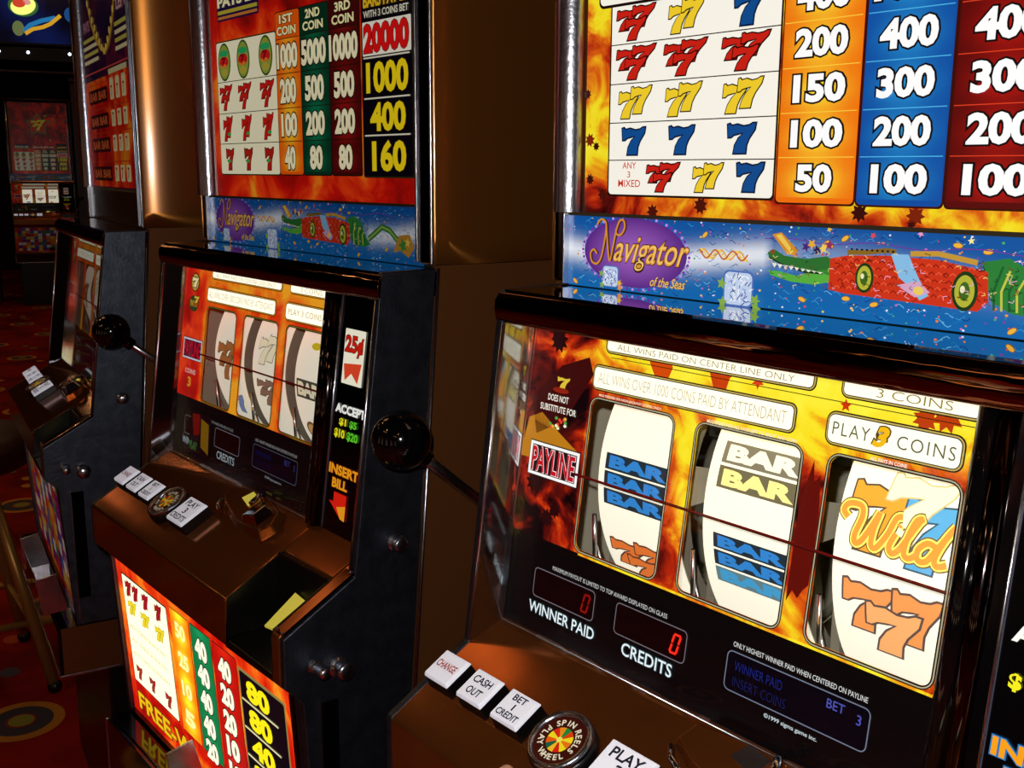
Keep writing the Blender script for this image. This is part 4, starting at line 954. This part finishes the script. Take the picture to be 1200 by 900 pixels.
def carpet_mat():
    m = bpy.data.materials.new('casino_carpet'); m.use_nodes = True; nt = m.node_tree; b = nt.nodes['Principled BSDF']
    b.inputs['Roughness'].default_value = .95; b.inputs['Specular IOR Level'].default_value = .1
    tc = nt.nodes.new('ShaderNodeTexCoord'); n = nt.nodes.new('ShaderNodeTexNoise'); n.inputs['Scale'].default_value = 5; n.inputs['Detail'].default_value = 6
    r = nt.nodes.new('ShaderNodeValToRGB'); e = r.color_ramp.elements
    e[0].position = .35; e[0].color = (*lin('70120e'), 1); e[1].position = .65; e[1].color = (*lin('b0221a'), 1)
    nt.links.new(tc.outputs['Object'], n.inputs[0]); nt.links.new(n.outputs[0], r.inputs[0]); nt.links.new(r.outputs[0], b.inputs['Base Color'])
    n2 = nt.nodes.new('ShaderNodeTexNoise'); n2.inputs['Scale'].default_value = 300; nt.links.new(tc.outputs['Object'], n2.inputs[0])
    bp = nt.nodes.new('ShaderNodeBump'); bp.inputs['Strength'].default_value = .5; nt.links.new(n2.outputs[0], bp.inputs['Height']); nt.links.new(bp.outputs[0], b.inputs['Normal'])
    return m
M['carpet'] = carpet_mat(); M['carpet_motif'] = print_mat('carpet_motif', 1.0, .95)

mb = MB(); mb.box(-12.5, 5, -7, 8, FLOOR-.05, FLOOR, 'carpet'); fl = structure('floor', mb.build('floor'))
# woven motifs in the carpet
a = Art(0, 'carpet_motif')
def motif(cx, cy, R):
    for k, (r, c) in enumerate(((1, 'dc8a20'), (.74, '4a4048'), (.36, 'a0221a'), (.30, 'a09a34'))): a.ell(cx, cy, R*r, R*r, k, c, n=36)
rnd = random.Random(11)
for i in range(-14, 2):
    for j in range(-6, 7):
        cx, cy = -1.598+i*.62+(j % 2)*.31, -.048+j*.42
        if -12 < cx < 4.5 and -6.8 < cy < 7.8:
            motif(cx, cy, .085)
            for t in range(3): a.ell(cx+.17+t*.11+rnd.uniform(-.02, .02), cy+.10+rnd.uniform(-.08, .08), .026, .022, 0, rnd.choice(['8a9040', 'dc8a20', '504858', 'c84820']), n=16)
mo = a.build('carpet_motifs', lambda x, y, l: (x, y, FLOOR+.0006+l*.0004)); mo.name = 'floor_carpet_motifs'; mo['kind'] = 'structure'
mb = MB(); mb.box(-12.5, 5, -7, 8, 1.95, 2.0, 'ceil'); structure('ceiling', mb.build('ceiling'))
mb = MB(); mb.box(-12.55, -12.5, -7, 8, FLOOR, 1.95, 'wall'); structure('wall_left', mb.build('wall_left'))
mb = MB(); mb.box(5, 5.05, -7, 8, FLOOR, 1.95, 'wall'); structure('wall_right', mb.build('wall_right'))
mb = MB(); mb.box(-12.5, 5, 8, 8.05, FLOOR, 1.95, 'wall'); structure('wall_back', mb.build('wall_back'))
mb = MB(); mb.box(-12.5, 5, -7.05, -7, FLOOR, 1.95, 'wall'); structure('wall_front', mb.build('wall_front'))

# ---- the three machines of the row
m1 = slot_machine('right', (0, 0, 0), 0, 'nearest slot machine on the right, blue bar symbols and a script Wild on its reels')
m2 = slot_machine('mid', (-.6641, 0, 0), 0, 'middle slot machine with a glowing green, orange and red lower panel')
m3 = slot_machine('left', (-1.4404, .1111, 0), -.163, 'dim slot machine at the left of the row, its side lit gold')
# coin meters on the middle machine's side
for k, (z0, z1, t, n_) in enumerate(((.0965, .109, 'COIN IN', '074949'), (.0705, .0832, 'DROP COIN', '064105'))):
    mb = MB(); mb.box(.5, .5012, .0945, .1345, z0, z1, 'black_gloss'); o = mb.build('coin_meter', m2, .0006)
    a = Art(.22); a.text(t, .105, z0+.0078, .126, z0+.0112, 0, 'd8dce8', .0)
    for i, ch in enumerate(n_): a.text(ch, .0985+i*.0055, z0+.0018, .1015+i*.0055, z0+.0062, 0, 'd8dce8', .0)
    a.build('meter_digits', lambda x, y, l: (.5014+l*LY, x, y), o)

# ---- far bank facing the camera
A4 = math.radians(74.6); c4, s4 = math.cos(A4), math.sin(A4)
def far(dx, dy): return (-9.0+dx*c4-dy*s4, 2.139+dx*s4+dy*c4)
m4 = slot_machine('far', (*far(-.19, 0), 0), A4, 'small distant slot machine facing the camera in the background')
def place_at(o, dx, dy, z=0): o.location = (*far(dx, dy), z); o.rotation_euler = (0, 0, A4); return o
root = place_at(empty('overhead_sign'), 0, .1, -.19)
tag(root, 'dark blue overhead sign with a glowing medallion above the distant machine', 'sign')
mb = MB(); mb.box(-1.6, .55, .0, .6, 1.28, 1.9, 'neon_blue' if False else 'black'); mb.build('sign_box', root, .02)
a = Art(.5)
a.grid(-1.55, 1.31, .52, 1.88, 20, 8, 0, lambda x, y: tuple(p*(.06+.5*max(0, math.sin(x*7+y*5))) for p in lin('1838a0')), g=.6)
a.ell(.02, 1.60, .115, .085, 2, '30602c', g=2); a.ell(.02, 1.60, .098, .070, 3, 'e8f078', g=2.4, rot=.3); a.ell(-.01, 1.62, .05, .035, 4, 'e04830', g=1.6); a.ell(.05, 1.63, .03, .022, 4, 'f0a0a0', g=1.6)
a.line([(.02, 1.38), (.08, 1.42), (.16, 1.44), (.22, 1.47), (.30, 1.54)], .030, 3, 'e0a828', g=1.6); a.line([(.01, 1.40), (.06, 1.45), (.15, 1.49), (.26, 1.52)], .035, 2, '2888c8', g=1.3); a.ell(-.03, 1.42, .045, .06, 2, '90a060', g=.8)
a.ell(-.32, 1.62, .12, .05, 2, 'a02030', g=.8, rot=-.6); a.ell(-.5, 1.6, .10, .08, 2, '183818', g=.8); a.ell(.38, 1.55, .05, .06, 2, '2060a8'); a.line([(-1.5, 1.40), (-.2, 1.395)], .02, 2, '701020')
a.build('sign_face', lambda x, y, l: (x, -.004-l*.002, y), root)
root = place_at(empty('soffit'), 0, .1, -.145); tag(root, 'dark valance with small white bulbs under the overhead sign', 'soffit')
mb = MB(); mb.box(-1.6, .55, -.02, .6, 1.02, 1.225, 'black'); mb.box(-1.6, .55, -.03, -.02, 1.02, 1.04, 'wood'); mb.build('soffit_panel', root, .01)
for dx in (-1.2, -.87, -.54, -.19, .03, .35):
    mb = MB(); mb.ball((dx, -.026, 1.185), .012, 'cool_bulb', 12); mb.build('bulb', root)
# dark wood cabinets either side of the far machine
def cabinet(x0, x1, dy, label):
    root = place_at(empty('wood_cabinet'), 0, dy); tag(root, label, 'cabinet')
    mb = MB(); mb.box(x0, x1, 0, .5, FLOOR, .82, 'wood'); mb.build('body', root, .01)
    mb = MB(); mb.box(x0-.01, x1+.01, -.03, .5, .8205, .85, 'wood'); mb.box(x0+.04, x1-.04, -.008, 0, -.9, -.2, 'wood'); mb.box(x0+.04, x1-.04, -.008, 0, -.1, .74, 'wood'); mb.build('panel', root, .004)
    mb = MB(); mb.tube([(x0+.07, -.03, -.02), (x0+.07, -.03, .05)], .008, 'chrome', 10); mb.build('handle', root)
cabinet(-1.2, -.33, .15, 'dark wood cabinet to the left of the distant machine'); cabinet(.33, .95, .15, 'dark wood cabinet to the right of the distant machine')

# ---- bar stool beyond the left machine
st = empty('bar_stool', (-1.86, -.10, FLOOR)); tag(st, 'bar stool with brass legs at the left edge', 'stool')
mb = MB(); mb.lathe([(.0001, .50), (.17, .50), (.19, .515), (.195, .54), (.185, .565), (.12, .58), (.0001, .582)], Matrix.Identity(4), 'seat', 40); mb.build('seat', st)
for k in range(4):
    t = math.radians(41+90*k); mb = MB(); mb.tube([(.10*math.cos(t), .10*math.sin(t), .50), (.225*math.cos(t), .225*math.sin(t), .008)], .0125, 'brass', 12); mb.ball((.225*math.cos(t), .225*math.sin(t), .012), .016, 'black', 12); mb.build('leg', st)
mb = MB(); q = [(.185*math.cos(math.radians(41+90*k)), .185*math.sin(math.radians(41+90*k)), .16) for k in range(5)]
mb.tube(q, .008, 'brass', 10); mb.build('foot_rail', st)

# ---- the photographer's hand resting on the front edge of the nearest deck
def skin_mesh(name, joints, edges, m, parent=None, sub=2):
    me = bpy.data.meshes.new(name); me.from_pydata([j[0] for j in joints], edges, []); o = bpy.data.objects.new(name, me); link(o, parent)
    mo = o.modifiers.new('skin', 'SKIN'); mo.use_smooth_shade = True
    for i, j in enumerate(joints): me.skin_vertices[0].data[i].radius = (j[1], j[1] if len(j) < 3 else j[2])
    me.skin_vertices[0].data[0].use_root = True
    s_ = o.modifiers.new('sub', 'SUBSURF'); s_.levels = sub; s_.render_levels = sub
    me.materials.append(M[m]); return o
J = []; Ed = []
def jn(p, r, par=None, r2=None):
    J.append((p, r, r2 or r)); i = len(J)-1
    if par is not None: Ed.append((par, i))
    return i
base = Vector((.185, -.245, -.405))
fa = jn((.40, -.62, -.62), .030); w1 = jn((.29, -.43, -.52), .026, fa); wr = jn((.235, -.335, -.465), .021, w1, .017); pm = jn((.205, -.285, -.435), .028, wr, .015)
kn = jn((.190, -.255, -.410), .030, pm, .014)
def finger(root_, pts, r0):
    i = root_
    for k, p in enumerate(pts): i = jn(p, r0*(1-.09*k), i)
finger(kn, [(.166, -.232, -.374), (.152, -.205, -.340), (.1425, -.176, -.3130), (.1385, -.153, -.3045)], .0090)
finger(kn, [(.178, -.222, -.378), (.170, -.192, -.348), (.166, -.178, -.352), (.166, -.176, -.368)], .0092)
finger(kn, [(.196, -.218, -.384), (.192, -.190, -.360), (.190, -.180, -.370), (.190, -.182, -.388)], .0088)
finger(kn, [(.214, -.222, -.392), (.214, -.198, -.374), (.212, -.190, -.386), (.212, -.194, -.400)], .0078)
finger(pm, [(.172, -.268, -.440), (.150, -.240, -.425), (.140, -.215, -.405)], .0110)
hand = skin_mesh('person', J, Ed, 'skin')
tag(hand, 'hand of a person resting one finger on the nearest button deck', 'person')
cj = [((.52, -.83, -.74), .050), ((.40, -.62, -.62), .043), ((.325, -.49, -.548), .038)]
skin_mesh('sleeve', cj, [(0, 1), (1, 2)], 'cloth', hand)['label'] = 'dark cloth sleeve'

# ---- ceiling downlights, added for warm light and reflections
rnd = random.Random(21)
pos = [(-3.2, -1.2), (-3.0, 1.3), (-5.5, -2.6), (-5.6, .4), (-8, -1.6), (-8.2, 3.4), (-.9, -2.6), (1.9, -2.2), (2.6, .6), (-.8, 2.6), (1.8, 3.2), (-10.3, .6)]
proto = None
for k, (x, y) in enumerate(pos):
    if proto is None:
        proto = empty('added_downlight', (x, y, 1.95)); tag(proto, 'added round recessed ceiling downlight', 'ceiling light', 'downlights added to the gaming room')
        mb = MB(); mb.lathe([(.085, -.001), (.11, -.001), (.11, -.012), (.085, -.016), (.080, -.002)], Matrix.Identity(4), 'brass', 32); mb.build('trim_ring', proto)
        mb = MB(); mb.lathe([(.0001, -.006), (.079, -.006), (.079, -.001)], Matrix.Identity(4), 'downlight', 32); mb.build('lens', proto)
    else:
        c = copy_tree(proto); c.location = (x, y, 1.95)

# warm ceiling panels, added to fill the room and reflect in the decks
for k, (x, y) in enumerate(((-2.75, -.55), (-6.8, -1.2), (1.6, 1.4), (-7.6, 1.9), (2.2, -3.8), (-1.4, -3.4))):
    if k == 0:
        pr = empty('added_light_panel', (x, y, 1.95)); tag(pr, 'added long warm ceiling light panel', 'ceiling light', 'light panels added to the gaming room')
        mb = MB(); mb.box(-.65, .65, -.22, -.19, -.03, -.0005, 'brass'); mb.box(-.65, .65, .19, .22, -.03, -.0005, 'brass'); split_build(mb, 'side_trim', pr, .003)
        mb = MB(); mb.box(-.64, .64, -.188, .188, -.018, -.0005, 'fill_panel_light'); mb.build('diffuser', pr)
    else:
        c = copy_tree(pr); c.location = (x, y, 1.95)

# unseen machines behind the photographer, added so glossy surfaces have something to reflect
for k, x in enumerate((-2.6, -1.5, -.4, .7, 1.8)):
    c = copy_tree(m2); c.location = (x+.5, -3.3, 0); c.rotation_euler = (0, 0, PI)
    c['label'] = 'unseen slot machine added across the aisle for reflections'; c['group'] = 'slot machines added across the aisle'

def light(name, kind, loc, power, color, size=None, rot=None):
    l = bpy.data.lights.new(name, kind); l.energy = power; l.color = color
    if kind == 'POINT': l.shadow_soft_size = size
    if kind == 'AREA': l.size = size
    o = bpy.data.objects.new(name, l); o.location = loc; COL.objects.link(o)
    if rot: o.rotation_euler = rot
    return o
CAM = Vector((.63096, -.56125, .07897)); FW = Vector((-.75735, .62349, -.19412)); RT = Vector((.63470, .77273, .00564)); UP = Vector((-.15352, .11894, .98096))
light('camera_flash', 'POINT', CAM+UP*.045-RT*.03+FW*.01, 16, (1, .96, .93), .008)

w = bpy.data.worlds.new('world'); S.world = w; w.use_nodes = True
w.node_tree.nodes['Background'].inputs[0].default_value = (*lin('40201a'), 1); w.node_tree.nodes['Background'].inputs[1].default_value = .05

cd = bpy.data.cameras.new('camera'); cd.sensor_width = 36; cd.lens = 37.5; cd.clip_start = .01
co = bpy.data.objects.new('camera', cd); COL.objects.link(co)
mt = Matrix((RT, UP, -FW)).transposed().to_4x4(); mt.translation = CAM; co.matrix_world = mt; S.camera = co
S.view_settings.view_transform = 'Standard'; S.view_settings.look = 'None'; S.view_settings.exposure = 0; S.view_settings.gamma = 1; S.view_settings.use_curve_mapping = False
S.cycles.use_denoising = True; S.cycles.max_bounces = 8; S.cycles.glossy_bounces = 5; S.cycles.caustics_reflective = False; S.cycles.sample_clamp_indirect = 6
